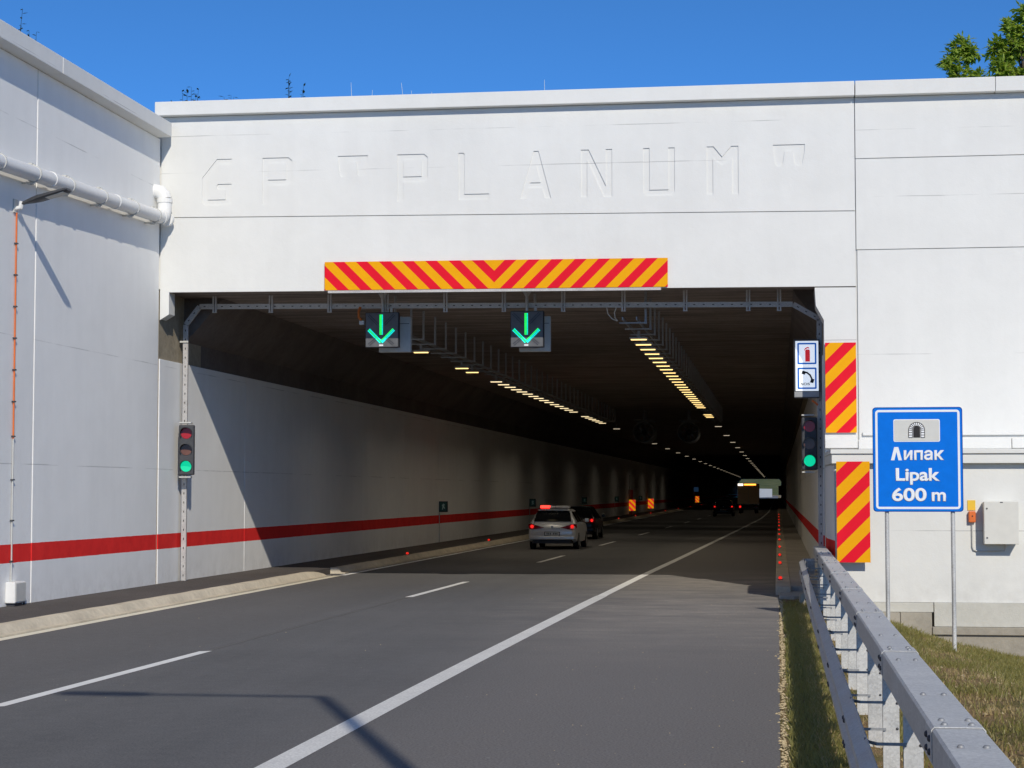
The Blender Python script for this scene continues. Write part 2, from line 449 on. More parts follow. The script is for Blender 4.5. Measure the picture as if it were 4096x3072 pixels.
# ================================================================== SETTING
# ---- ground far around
def terrain(name, xs, ys, zf, mat, kind='structure'):
    vs = [(x, y, zf(x, y)) for y in ys for x in xs]; n = len(xs)
    fs = [(j*n+i, j*n+i+1, (j+1)*n+i+1, (j+1)*n+i) for j in range(len(ys)-1) for i in range(n-1)]
    mb = MB(); mb.add(vs, fs); o = mb.build(name, mat, None, smooth=True, fix=False); o['kind'] = kind; return o
def rnd2(x, y): return math.sin(x*1.7+y*0.6)*0.5 + math.sin(x*0.53-y*1.31+2)*0.5
def gz(x, y):
    """cross-section of the ground to the right of the road"""
    z = lerp_tab([(-0.05, -0.02), (0.05, -0.015), (0.55, 0.0), (1.05, -0.03), (1.6, -0.16), (2.2, -0.36), (3.1, -0.66), (4.4, -0.95), (6.5, -1.25), (9, -1.3)], x)
    return z + (min(1, max(0, (x - 1.2)/1.2)) * max(0, min(20, 35 - y)) * 0.03)
terrain('ground', [-3000, -400, -60, -13.3, 0.0, 9, 60, 400, 3000], [-600, -60, 0, 39, 60, 200, 640, 660, 900, 2500, 6000],
        lambda x, y: (-1.45 if x >= 9 else -0.35), 'ground')
xs = [i*0.12 - 0.02 for i in range(0, 78)]; ys = [-14 + i*0.2 for i in range(0, 266)]
def vz(x, y):
    b = 0.012 * rnd2(x*9, y*7) + 0.02 * rnd2(x*2.3, y*1.9) * min(1, max(0, x-0.2))
    return gz(x, y) + b * min(1, max(0, (x - 0.02) * 6))
terrain('verge', xs, ys, vz, 'ground')

# ---- hills above the walls and over the tunnel
def hz(x, y): return 10.02 + 0.10 * rnd2(x*0.3, y*0.2) + (min(60, max(0, -x-40)*0.10))
terrain('hill', [-400, -200, -100, -60, -40, -25, -13.4] , [-200, -60, -20, 0, 20, 39.0], lambda x, y: 9.5 + (min(8, max(0, -x-20)*0.05)), 'hill')
terrain('hill', [-400, -200, -100, -60, -40, -25, -14, -5, 4, 12, 20], [39.0, 45, 60, 100, 200, 400, 639.6], lambda x, y: 10.0 + 0.12*rnd2(x*0.3, y*0.2) + min(10, max(0, -x-20)*0.05), 'hill')
terrain('hill', [20, 24, 30, 40, 60, 90], [39.05, 60, 100, 200, 400, 639.6], lambda x, y: 10.0 - (x-20)*0.163, 'hill')
terrain('hill', [-900, -500, -300, -150, -60, 0, 60, 150, 300, 500, 900], [1100, 1250, 1400, 1700, 2200], lambda x, y: -22 + (y-1100)*0.055 + 12*rnd2(x*0.006, y*0.004), 'hill')

# ---- road
road = one('road', 'road', None, 'box', -11.42, 0.0, -80, 1100, -0.3, 0.0); road['kind'] = 'structure'
def strip(name, mat, pts, w, z=0.004, skew=0.0):
    mb = MB(); vs = []; 
    for i, (x, y) in enumerate(pts):
        sk = skew if i in (0, len(pts)-1) else 0
        vs += [(x - w/2, y - sk, z), (x + w/2, y + sk, z)]
    fs = [(2*i, 2*i+1, 2*i+3, 2*i+2) for i in range(len(pts)-1)]
    mb.add(vs, fs); return mb.build(name, mat, road, fix=False)
DX = [(14, -7.66), (24, -7.50), (40, -7.29), (58, -7.07), (74, -6.95), (130, -6.3), (200, -5.8), (700, -5.8)]
SX = [(-40, -3.88), (14, -3.85), (21.6, -3.80), (34, -3.62), (48.3, -3.37), (62, -3.06), (76.5, -2.77), (110, -2.10), (150, -1.35), (200, -1.0), (700, -1.0)]
for a, b in [(-18.6, -12.4), (-0.4, 5.8), (17.6, 24.1), (37.0, 43.5), (55.7, 61.8), (73.6, 79.6)] + [(91.6 + 18*i, 97.6 + 18*i) for i in range(24)]:
    strip('lane_dash', 'line', [(lerp_tab(DX, a + (b-a)*k/4), a + (b-a)*k/4) for k in range(5)], 0.15, skew=0.05)
sy = [-40 + 3*i for i in range(0, 227)]
strip('solid_lane_line', 'rib', [(lerp_tab(SX, y), y) for y in sy if y <= 38], 0.235)
strip('solid_lane_line', 'line', [(lerp_tab(SX, y), y) for y in sy if y >= 38], 0.20)
strip('left_edge_line', 'cream', [(-10.99, -40), (-10.99, 20), (-10.97, 46.2)], 0.20)
strip('left_edge_line', 'line', [(-10.90, 46.4), (-10.88, 80), (-10.88, 640)], 0.17)
strip('paving_seam', flat('pale paving seam', (0.17, 0.155, 0.145)), [(lerp_tab(DX, 24.3), 24.3), (lerp_tab(DX, 30), 30), (lerp_tab(DX, 36.9), 36.9)], 0.018, z=0.003)

# ---- left kerb and walkway
def kerb_profile(x): return [(x, -0.05), (x, 0.03), (x-0.11, 0.035), (x-0.17, 0.125), (x-0.20, 0.15), (x-0.40, 0.15), (x-0.40, -0.05)]
def kerb(y0, y1, x, label, dip=False):
    n = max(2, int((y1-y0)/0.5)); pr = kerb_profile(0)
    ysq = [y0 + (y1-y0)*i/n for i in range(n+1)]
    vs = []; m = len(pr)
    for i, y in enumerate(ysq):
        k = 1.0
        if dip: k = min(1, max(0.15, (y1 - y)/0.9)) ** 0.5
        for (u, z) in pr:
            j = 0.006*random.uniform(-1, 1)
            vs.append((x + u + (j if z > 0 else 0), y, (z*k if z > 0 else z) + (0.004*random.uniform(-1, 1) if z > 0.1 else 0)))
    fs = []
    for i in range(n):
        for k in range(m):
            l = (k+1) % m
            fs.append((i*m+k, i*m+l, (i+1)*m+l, (i+1)*m+k))
    fs += [tuple(range(m)), tuple(range(n*m, n*m+m))]
    mb = MB(); mb.add(vs, fs); o = mb.build('kerb', 'kerb', None, smooth=True); o['kind'] = 'structure'; o['label'] = label; return o
kerb(-60, 46.0, -11.09, 'weathered concrete kerb along the left walkway before the tunnel', True)
kerb(47.4, FAR, -11.06, 'concrete kerb along the left walkway inside the tunnel')
wk = one('walkway', 'walk', None, 'box', WX, -11.45, -60, FAR, -0.2, 0.146); wk['kind'] = 'structure'
# right walkway inside the tunnel
rk = one('kerb', 'kerb', None, 'box', -0.07, 0.24, 38.9, FAR, -0.3, 0.17, bevel=0.015); rk['kind'] = 'structure'; rk['label'] = 'concrete kerb on the right inside the tunnel carrying red markers'
rw = one('walkway', 'apron', None, 'box', 0.243, RX, 39.4, FAR, -0.3, 0.15); rw['kind'] = 'structure'
ap = MB(); ap.prism([(0.0, 37.6), (0.30, 37.55), (0.62, 37.9), (0.92, 37.8), (0.92, 39.38), (0.245, 39.38), (0.245, 38.85), (0.0, 38.85)], -0.3, 0.055, 'z')
apo = ap.build('concrete_apron', 'apron', None, bevel=0.02); apo['kind'] = 'structure'

# ---- edge gravel between asphalt and grass (loose: nobody could count it)
gv = MB()
def pebble(mb, c, r):
    vs = []
    for d in ((1,0,0),(-1,0,0),(0,1,0),(0,-1,0),(0,0,1),(0,0,-1)):
        k = r * random.uniform(0.6, 1.2); vs.append((c[0]+d[0]*k, c[1]+d[1]*k, c[2]+d[2]*k*0.7))
    mb.add(vs, [(0,2,4),(2,1,4),(1,3,4),(3,0,4),(2,0,5),(1,2,5),(3,1,5),(0,3,5)])
for i in range(1700):
    y = 8 + 29 * random.random() ** 1.3; x = random.gauss(0.035, 0.022) + 0.012*math.sin(y*3)
    pebble(gv, (x, y, 0.0 + random.uniform(-0.005, 0.008)), random.uniform(0.006, 0.02))
for i in range(500):
    y = random.uniform(8, 37); x = random.uniform(0.05, 5.0)
    pebble(gv, (x, y, gz(x, y) + 0.012), random.uniform(0.008, 0.03))
for i in range(170):
    y = 9 + 32*random.random()**1.2; x = -3.3 + 3.3*random.random()**0.7 if random.random() < 0.75 else random.uniform(-10.5, -3)
    pebble(gv, (x, y, 0.003), random.uniform(0.003, 0.009))
tag(gv.build('gravel', 'gravel', None, fix=False), 'pale loose gravel along the asphalt edge and bank', 'gravel', kind='stuff')
tag(one('stone_block', 'found', None, 'prism', [(0.36, 0.0), (0.62, 0.0), (0.60, 0.20), (0.50, 0.26), (0.38, 0.22)], 35.2, 35.75, 'y', bevel=0.03), 'pale broken concrete block lying under the guardrail near the portal', 'stone')

# ================================================================== WALLS AND PORTAL
# ---- left retaining wall
LW = thing('retaining_wall', (WX, 20, 0), 'long white retaining wall with red stripe on the left', 'wall')
one('wall_core', 'wall', LW, 'box', WX - 0.5, WX - 0.035, -60, P + 0.02, -0.5, 9.68)
js = [-60] + [31.78 - 6.65*k for k in range(7, -1, -1)] + [P - 0.06]
for a, b in zip(js, js[1:]):
    o = one('wall_panel', 'wall', LW, 'box', WX - 0.03, WX, a + 0.022, b - 0.022, 0.10, 9.676, bevel=0.008)
cj = [-60, -10, 5.4, 18.8, 32.2, P - 0.22]
for a, b in zip(cj, cj[1:]):
    one('coping', 'face', LW, 'box', WX - 0.55, -12.80, a + 0.006, b - 0.006, 9.685, 9.99, bevel=0.012)

# ---- portal
PT = thing('tunnel_portal', (-6, P, 0), 'white concrete tunnel portal with recessed capital lettering', 'portal')
def sc(pts, x, z, w=0.65, h=1.0): return [(x + u*w, z + v*h) for u, v in pts]
s_ = 0.20; t_ = 0.125     # stroke: fraction of width, of height
LET = {
 'G': ([(0.50,1),(1,1),(1,1-t_),(0.56,1-t_),(s_,0.57),(s_,t_),(0.80,t_),(0.80,0.335),(0.53,0.335),(0.50,0.365),(0.50,0.43),(0.54,0.46),(1,0.46),(1,0.06),(0.90,0),(0.10,0),(0,0.07),(0,0.60)], []),
 'P': ([(0,0),(s_,0),(s_,0.40),(0.86,0.40),(1,0.48),(1,0.93),(0.88,1),(0,1)], [[(s_,0.40+t_),(0.80,0.40+t_),(0.80,1-t_),(s_,1-t_)]]),
 'L': ([(0,0),(1,0),(1,t_),(s_,t_),(s_,0.97),(0.16,1),(0,1)], []),
 'A': ([(0,0),(0.19,0),(0.285,0.22),(0.715,0.22),(0.81,0),(1,0),(0.60,1),(0.44,1)], [[(0.335,0.335),(0.665,0.335),(0.52,0.70)]]),
 'N': ([(0,0),(s_,0),(s_,0.78),(0.74,0),(1,0),(1,1),(0.80,1),(0.80,0.24),(0.25,1),(0,1)], []),
 'U': ([(0,0.08),(0.10,0),(0.90,0),(1,0.08),(1,1),(0.80,1),(0.80,t_),(s_,t_),(s_,1),(0,1)], []),
 'M': ([(0,0),(s_,0),(s_,0.74),(0.49,0.60),(0.80,0.76),(0.80,0),(1,0),(1,1),(0.78,1),(0.49,0.78),(0.22,1),(0,1)], []),
 'Q': ([(0,1),(0.015,0.85),(0.06,0.60),(0.14,0.54),(0.25,0.56),(0.31,0.62),(0.36,0.86),(0.62,0.86),(0.66,0.60),(0.74,0.55),(0.84,0.55),(0.91,0.60),(0.985,0.85),(1,1)], []),
}
holes = []; isl = []
for ch, x in [('G',-12.19),('P',-10.86),('Q',-9.21),('P',-7.92),('L',-6.61),('A',-5.30),('N',-4.02),('U',-2.72),('M',-1.41),('Q',-0.05)]:
    out, ins = LET[ch]
    ring = sc(out, x, 8.23); holes.append(ring)
    one('letter', 'face', PT, 'prism', ring, P + 0.023, P + 0.04, 'y')
    for q in ins: isl.append(sc(q, x, 8.23))
up = MB(); up.prism([(WX, 7.997), (1.60, 7.838), (1.60, 10.16), (WX, 10.16)], P, P + 0.027, 'y', holes)
for q in isl: up.prism(q, P, P + 0.022, 'y')
up.build('lettered_panel', 'face', PT)
one('face_core', 'face', PT, 'prism', [(WX - 0.2, 6.45), (1.601, 6.45), (1.601, 10.165), (WX - 0.2, 10.165)], P + 0.045, P + 0.60, 'y')
one('beam_panel', 'face', PT, 'prism', [(WX, 5.78), (WX + 0.20, 5.90), (WX + 0.20, 6.375), (0.77, 6.29), (1.60, 6.285), (1.60, 7.820), (WX, 7.979)], P, P + 0.043, 'y')
one('beam_soffit', 'ceil', PT, 'prism', [(WX, 6.40), (WX + 0.20, 6.385), (0.77, 6.30), (1.60, 6.30), (1.60, 6.449), (WX, 6.449)], P + 0.046, P + 0.60, 'y')
one('beam_corner', 'face', PT, 'prism', [(WX, 5.80), (WX + 0.19, 5.91), (WX + 0.19, 6.38), (WX, 6.39)], P + 0.046, P + 0.42, 'y')
one('pillar', 'face', PT, 'prism', [(0.95, -0.5), (1.60, -0.5), (1.60, 6.262), (0.77, 6.268), (0.79, 5.90), (0.95, 5.60)], P, P + 0.9, 'y')
one('coping', 'face', PT, 'box', WX - 0.1, 1.602, P - 0.19, P + 0.55, 10.17, 10.47, bevel=0.012)
one('ledge', 'face', PT, 'box', 0.945, 1.60, P - 0.13, P - 0.003, 2.98, 3.17, bevel=0.015)

WW = thing('wing_wall', (6, P, 0), 'plain white wing wall to the right of the tunnel portal', 'wall')
one('wall_core', 'wing', WW, 'box', 1.604, 22, P + 0.045, P + 0.60, -1.6, 10.165)
for z0, z1, x0 in ((7.036, 8.891, 1.618), (8.909, 10.16, 1.618)):
    one('wall_panel', 'wing', WW, 'box', x0, 22, P, P + 0.04, z0, z1)
one('wall_panel', 'wing', WW, 'box', 1.634, 22, P, P + 0.04, -1.6, 7.018)
one('coping', 'wing', WW, 'box', 1.618, 4.40, P - 0.19, P + 0.55, 10.17, 10.47, bevel=0.012)
one('coping', 'wing', WW, 'box', 4.408, 22, P - 0.19, P + 0.55, 10.17, 10.47, bevel=0.012)
for x0, x1, z0, z1 in ((1.61, 2.30, 2.96, 3.16), (2.31, 3.55, 2.97, 3.20), (3.56, 4.62, 2.96, 3.19), (4.63, 5.4, 2.97, 3.18)):
    one('ledge', 'wing', WW, 'box', x0, x1, P - 0.13, P - 0.003, z0, z1, bevel=0.015)
one('ledge_cap', 'wing', WW, 'box', 1.7, 4.95, P - 0.06, P - 0.002, 3.24, 3.31, bevel=0.01)

# ---- lower wall in front of the wing wall
LO = thing('retaining_wall', (6, 35.3, -1), 'low white wall behind the blue sign with moulded coping', 'wall')
one('wall_body', 'lowwall', LO, 'prism', [(1.04, 35.3), (20, 35.3), (20, P - 0.15), (0.955, P - 0.15), (0.955, 37.2)], 0.08, 2.62, 'z')
one('side_face', 'wall', LO, 'prism', [(1.028, 35.32), (1.036, 35.32), (0.950, 37.2), (0.950, P - 0.16), (0.940, P - 0.16), (0.940, 37.2)], 0.02, 2.60, 'z')
one('coping', 'lowwall', LO, 'prism', [(0.98, 35.14), (20, 35.14), (20, P - 0.17), (0.93, P - 0.17), (0.93, 37.0)], 2.624, 2.80, 'z', bevel=0.012)
one('coping_lip', 'lowwall', LO, 'prism', [(0.96, 35.10), (20, 35.10), (20, P - 0.18), (0.93, P - 0.18), (0.93, 37.0)], 2.803, 2.885, 'z', bevel=0.01)
one('plinth', 'plinth', LO, 'box', 2.81, 20, 35.26, 35.6, -0.36, 0.076, bevel=0.008)
one('plinth', 'plinth', LO, 'box', 1.0, 2.80, 35.27, 35.6, -0.10, 0.074, bevel=0.008)
one('footing', 'found', LO, 'box', 2.77, 20, 35.16, 35.7, -0.50, -0.363, bevel=0.01)
one('footing', 'found', LO, 'box', 2.20, 2.765, 35.20, 35.7, -0.62, -0.103, bevel=0.01)
one('footing', 'found', LO, 'box', 0.95, 2.19, 35.17, 35.7, -0.5, -0.104, bevel=0.01)
one('footing', 'found', LO, 'box', 2.40, 20, 35.22, 35.72, -1.6, -0.503)

# ---- tunnel tube
TB = thing('tunnel_lining', (-6, 60, 0), 'long straight tunnel bore with dark ceiling and white side walls', 'tunnel')
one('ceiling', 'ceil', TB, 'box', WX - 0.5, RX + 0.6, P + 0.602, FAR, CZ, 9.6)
one('left_wall_core', 'tanconc', TB, 'box', WX - 0.6, WX - 0.03, P + 0.022, 41.6, -0.5, CZ - 0.002)  # tan copy for the sunlit stretch, sunlight put into its colour
one('left_wall_core', 'haunch', TB, 'box', WX - 0.6, WX - 0.03, 41.602, FAR, -0.5, CZ - 0.002)  # same wall beyond the sun, shade put in by the dark copy
jj = [P + 0.02] + [45.17 + 6.68*k for k in range(0, 24)]
for i, (a, b) in enumerate(zip(jj, jj[1:])):
    one('wall_panel', 'wall', TB, 'box', WX - 0.028, WX + 0.0, a + 0.015, b - 0.015, 0.10, 4.95, bevel=0.006)
one('far_wall_lining', 'wall', TB, 'box', WX - 0.028, WX, jj[-1] + 0.015, FAR, 0.10, 4.95)
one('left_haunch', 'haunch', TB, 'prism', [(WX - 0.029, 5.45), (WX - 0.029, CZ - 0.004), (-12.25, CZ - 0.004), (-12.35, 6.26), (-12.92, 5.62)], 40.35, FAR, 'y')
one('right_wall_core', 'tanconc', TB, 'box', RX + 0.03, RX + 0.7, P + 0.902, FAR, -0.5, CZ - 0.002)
for i, (a, b) in enumerate(zip([P + 0.905] + jj[1:], jj[1:])):
    one('wall_panel', 'wall', TB, 'box', RX, RX + 0.028, a + 0.015, b - 0.015, 0.0, 4.95, bevel=0.006)
one('far_wall_lining', 'wall', TB, 'box', RX, RX + 0.028, jj[-1] + 0.015, FAR, 0.0, 4.95)
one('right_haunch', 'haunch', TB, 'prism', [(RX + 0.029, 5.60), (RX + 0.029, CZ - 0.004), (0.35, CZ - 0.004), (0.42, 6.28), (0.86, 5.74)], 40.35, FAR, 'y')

# ---- beyond the far mouth
FW = MB(); FW.prism([(-15, FAR + 3), (-2.5, FAR + 150), (-2.5, FAR + 151), (-15.6, FAR + 4)], -0.5, 3.4, 'z')
tag(FW.build('retaining_wall', 'face'), 'small bright pale wall seen through the far tunnel mouth', 'wall')

# ================================================================== FIXTURES ON THE PORTAL
def board(name, x0, x1, z0, z1, y, mat, label, group=None):
    t = thing(name, ((x0+x1)/2, y, z0), label, 'sign', group)
    o = one('face_sheet', mat, t, 'box', x0, x1, y, y + 0.012, z0, z1)
    setorigin(o, ((x0+x1)/2, y, z0))
    one('backing_frame', 'mgrey', t, 'box', x0 + 0.02, x1 - 0.02, y + 0.014, y + 0.035, z0 + 0.02, z1 - 0.02)
    return t
PER = 0.494
tb = thing('hazard_board', (-5.84, P - 0.06, 6.35), 'long red and yellow chevron board above the tunnel opening', 'sign', 'red and yellow hazard boards')
mt = hazard('chevron sheet', 'V', PER, -(0.125/PER))
o = MB().prism([(-9.47, 6.36), (-2.22, 6.325), (-2.22, 6.925), (-9.47, 6.96)], P - 0.06, P - 0.045, 'y').build('face_sheet', mt, tb); setorigin(o, (-5.84, P - 0.06, 6.345))
MB().prism([(-9.45, 6.38), (-2.24, 6.345), (-2.24, 6.905), (-9.45, 6.94)], P - 0.043, P - 0.004, 'y').build('backing_frame', 'mgrey', tb)
one('lower_rail', 'tray', tb, 'prism', [(-9.40, 6.30), (-2.36, 6.262), (-2.36, 6.318), (-9.40, 6.352)], P - 0.05, P - 0.004, 'y')
board('hazard_board', 0.965, 1.585, 3.30, 5.13, P - 0.06, hazard('upper bands', '/', 0.55, 0.30), 'red and yellow striped board on the pillar, above the ledge', 'red and yellow hazard boards')
board('hazard_board', 1.06, 1.665, 0.81, 2.66, 35.05, hazard('lower bands', '/', 0.56, 0.02), 'red and yellow striped board behind the guardrail end, below the ledge', 'red and yellow hazard boards')

# drain pipe on the left wall
PI = thing('drain_pipe', (-12.88, 30, 7.6), 'white plastic drain pipe clamped along the left wall, with an elbow', 'pipe')
def pz(y): return 7.60 + (y - 29.0) * 0.0335
one('pipe', 'pvc', PI, 'tube', [(-12.88, y, pz(y)) for y in (-20, 10, 29, 34, 37.9)], 0.135, 20, smooth=True)
el = [(-12.88, 37.9, pz(37.9))] + [(-12.88, 37.9 + 0.30*math.sin(R(a)), pz(37.9) + 0.30*(1 - math.cos(R(a)))) for a in (22, 45, 68, 90)] + [(-12.88, 38.2, pz(37.9) + 0.42)]
one('elbow', 'pvc', PI, 'tube', el, 0.15, 20, smooth=True)
e2 = [(-12.88, 38.2, 8.32)] + [(-12.88 - 0.2*(1 - math.cos(R(a))), 38.2, 8.32 + 0.18*math.sin(R(a))) for a in (30, 60, 90)] + [(-13.11, 38.2, 8.5)]
one('upper_elbow', 'pvc', PI, 'tube', e2, 0.15, 20, smooth=True)
one('collar', 'pvc', PI, 'tube', [(-12.88, 38.2, 8.24), (-12.88, 38.2, 8.33)], 0.165, 20)
ck = None
for k, y in enumerate([21.6, 23.2, 24.8, 26.4, 28.0, 29.6, 31.1, 32.7, 34.4, 36.2, 37.55]):
    c = one('clamp', 'lgrey', PI, 'tube', [(-12.88, y, pz(y)), (-12.88, y + 0.035, pz(y))], 0.150, 20)
    for sg in (1, -1):
        mb = MB(); mb.box(-13.1, -12.86, y + 0.002, y + 0.033, pz(y) + sg*0.158 - 0.012, pz(y) + sg*0.158 + 0.012)
        mb.box(-12.98, -12.90, y - 0.03, y + 0.07, pz(y) + sg*0.172 - 0.017, pz(y) + sg*0.172 + 0.017); mb.build('clamp_bracket', 'lgrey', c)
    if k % 2 == 0: one('pipe_socket', 'pvc', PI, 'tube', [(-12.88, y + 0.75, pz(y + 0.75)), (-12.88, y + 0.86, pz(y + 0.86))], 0.147, 20, smooth=True)

# street-lamp head on a wall bracket
WL = thing('wall_lamp', (-13.1, 30.82, 7.0), 'dark flat lamp head on a bracket under the pipe', 'lamp')
one('wall_plate', 'lgrey', WL, 'box', -13.1, -13.07, 30.74, 30.90, 6.94, 7.18, bevel=0.006)
one('bracket', 'pvc', WL, 'tube', [(-13.07, 30.82, 7.02), (-12.99, 30.82, 7.03), (-12.97, 30.82, 7.14)], 0.045, 12, smooth=True)
hd = MB(); d = Vector((0.97, 0, 0.25)).normalized(); n_ = Vector((-d.z, 0, d.x)); st = Vector((-12.99, 30.82, 7.10))
prof = [(0.0, 0.035, 0.03), (0.10, 0.05, 0.035), (0.22, 0.10, 0.05), (0.36, 0.155, 0.055), (0.60, 0.165, 0.045), (0.86, 0.16, 0.035), (0.90, 0.12, 0.025)]
ring = []
for u, w, h in prof:
    c = st + d * u
    ring.append([c + Vector((0, -w, 0)) - n_*0.4*h, c + Vector((0, -w*0.8, 0)) + n_*h*0.7, c + n_*h, c + Vector((0, w*0.8, 0)) + n_*h*0.7, c + Vector((0, w, 0)) - n_*0.4*h, c + Vector((0, w*0.8, 0)) - n_*h*0.8, c + Vector((0, -w*0.8, 0)) - n_*h*0.8])
vs = [q for g in ring for q in g]; fs = []
for i in range(len(ring)-1):
    for k in range(7): fs.append((i*7+k, i*7+(k+1) % 7, (i+1)*7+(k+1) % 7, (i+1)*7+k))
fs += [tuple(range(7)), tuple(range((len(ring)-1)*7, len(ring)*7))]
hd.add(vs, fs); hd.build('lamp_head', 'dgrey', WL, smooth=True)
cc = st + d*0.66 - n_*0.036
MB().obox(cc, d*0.17, (0, 0.115, 0), n_*0.006).build('lens', 'lgrey', WL)
# conduit with clips and the box at its foot
CO = thing('conduit', (-13.08, 30.85, 0.15), 'thin orange cable conduit running down the left wall from the lamp', 'conduit')
one('orange_tube', 'orange', CO, 'tube', [(-13.072, 30.85, 6.95), (-13.072, 30.85, 3.02)], 0.015, 10, smooth=True)
one('grey_tube', 'lgrey', CO, 'tube', [(-13.072, 30.85, 3.02), (-13.072, 30.85, 0.55)], 0.014, 10, smooth=True)
for z in [6.4, 5.85, 5.3, 4.75, 4.2, 3.65, 3.05, 2.3, 1.6, 0.9]:
    one('clip', 'bolt', CO, 'box', -13.098, -13.045, 30.815, 30.885, z, z + 0.022)
JB = thing('junction_box', (-13.03, 30.95, 0.146), 'small white junction box at the foot of the left wall', 'box')
one('box_body', 'pvc', JB, 'box', -13.097, -12.92, 30.66, 31.12, 0.20, 0.56, bevel=0.015)
one('lid', 'lgrey', JB, 'box', -12.918, -12.905, 30.68, 31.10, 0.22, 0.54, bevel=0.006)
one('foot', 'bolt', JB, 'box', -13.09, -12.95, 30.72, 31.06, 0.147, 0.199)
one('cable_gland', 'bolt', JB, 'tube', [(-12.99, 31.12, 0.30), (-12.99, 31.20, 0.28), (-12.99, 31.23, 0.15)], 0.022, 8)

# cable tray round the opening
TY = 40.0
CT = thing('cable_tray', (-6, TY, 6.1), 'perforated steel cable tray hung just inside the tunnel opening', 'cable tray')
path = [(-12.97, 0.15), (-12.97, 5.80), (-12.66, 6.20), (0.34, 6.07), (0.885, 5.75), (0.885, 0.2)]
for i, ((x0, z0), (x1, z1)) in enumerate(zip(path, path[1:])):
    a = Vector((x0, TY, z0)); b = Vector((x1, TY, z1)); dd = (b - a); L = dd.length; dd.normalize(); nn = Vector((-dd.z, 0, dd.x))
    w = 0.055
    seg = one('tray_run', 'tray', CT, 'obox', (a + b)/2, dd*(L/2 - 0.004), (0, 0.03, 0), nn*w)
    mb = MB(); k = 0.12
    while k < L - 0.1:
        mb.obox(a + dd*k - Vector((0, 0.031, 0)), dd*0.022, (0, 0.0015, 0), nn*0.009); k += 0.20
    mb.build('slots', 'inkblack', seg)['kind'] = 'stuff'
mbh = None
for i, x in enumerate([-12.30, -11.02, -9.70, -8.42, -7.12, -5.84, -4.55, -3.25, -1.93, -0.60, 0.05]):
    zt = 6.20 - (x + 12.66)*0.01
    h = MB(); h.box(x - 0.045, x - 0.012, TY - 0.075, TY - 0.034, zt - 0.13, CZ); h.box(x + 0.012, x + 0.045, TY - 0.075, TY - 0.034, zt - 0.13, CZ); h.box(x - 0.05, x + 0.05, TY - 0.078, TY - 0.033, zt - 0.145, zt - 0.13)
    h.build('hanger', 'tray', CT)
one('clamp', 'lgrey', CT, 'box', -13.09, -12.90, TY - 0.06, TY - 0.032, 5.40, 5.44)
one('clamp', 'lgrey', CT, 'box', 0.82, 0.925, TY - 0.06, TY - 0.032, 5.36, 5.40)

# traffic lights
def traffic_light(x, y, z, label, yaw=0.0):
    t = thing('traffic_light', (x, y, z), label, 'traffic light', 'portal traffic lights', yaw)
    one('housing', 'dgrey', t, 'box', -0.165, 0.165, -0.10, 0.10, 0, 1.10, local=True, bevel=0.03)
    for k, (zc, m, nm) in enumerate([(0.91, 'lens_off_r', 'red_lens'), (0.55, 'lens_off_a', 'amber_lens'), (0.19, 'lens_g', 'green_lens')]):
        one(nm, m, t, 'disc', (0, -0.10, zc), (0, -1, 0), 0.118, 0.012, 24, local=True)
        v = MB(); n = 18; A0, A1 = R(-35), R(215); vs = []
        for i in range(n + 1):
            a = A0 + (A1 - A0)*i/n; dep = 0.20*(0.35 + 0.65*max(0, math.sin(a)))
            for rr, yy in ((0.132, -0.10), (0.132, -0.10 - dep), (0.126, -0.10 - dep), (0.126, -0.10)):
                vs.append((rr*math.cos(a), yy, zc + rr*math.sin(a)))
        fs = []
        for i in range(n):
            for q in range(4): fs.append((i*4+q, i*4+(q+1) % 4, (i+1)*4+(q+1) % 4, (i+1)*4+q))
        fs += [(0,1,2,3), (n*4, n*4+1, n*4+2, n*4+3)]
        v.add(vs, fs); v.build('visor', 'dgrey', t, local=True, smooth=True)
    for zz in (1.13, -0.06):
        br = MB(); br.box(-0.16, 0.10, -0.08, 0.16, zz, zz + 0.03); br.build('bracket', 'lgrey', t, local=True, bevel=0.006)
    return t
traffic_light(-12.82, 39.68, 2.47, 'traffic light showing green on the left wall, in the sun', 0.18)
traffic_light(0.655, 39.72, 2.56, 'traffic light showing green on the right, under the telephone sign', 0.0)

# illuminated extinguisher and telephone sign
FS = thing('emergency_sign', (0.62, 39.75, 4.08), 'lit double sign with red extinguisher and black telephone handset', 'sign')
fx0, fx1, fy = 0.345, 0.875, 39.72
one('sign_box', 'dgrey', FS, 'box', fx0, fx1, fy, fy + 0.2, 4.07, 5.30, bevel=0.01)
one('lower_strip', 'mgrey', FS, 'box', fx0 + 0.01, fx1 - 0.01, fy - 0.006, fy - 0.001, 4.09, 4.20)
M['litwhite'] = glow('backlit white sheet', (0.82, 0.90, 1.0), 0.55, (0.7, 0.72, 0.74))
one('white_face', 'litwhite', FS, 'box', fx0 + 0.035, fx1 - 0.02, fy - 0.008, fy - 0.002, 4.215, 5.265)
M['litblue'] = glow('backlit blue line', (0.003, 0.10, 0.42), 0.45)
M['litred'] = glow('backlit red', (0.75, 0.015, 0.02), 0.35)
def frame(name, mat, par, x0, x1, z0, z1, w, y, t=0.003, r=0.0):
    def rr(a, b, c, d, rad):
        pts = []
        for cx, cz, st0 in ((b-rad, d-rad, 0), (a+rad, d-rad, 90), (a+rad, c+rad, 180), (b-rad, c+rad, 270)):
            for k in range(5): pts.append((cx + rad*math.cos(R(st0 + 22.5*k)), cz + rad*math.sin(R(st0 + 22.5*k))))
        return pts
    if r <= 0: r = 0.002
    return one(name, mat, par, 'prism', rr(x0, x1, z0, z1, r), y, y + t, 'y', holes=[rr(x0+w, x1-w, z0+w, z1-w, max(0.002, r-w))])
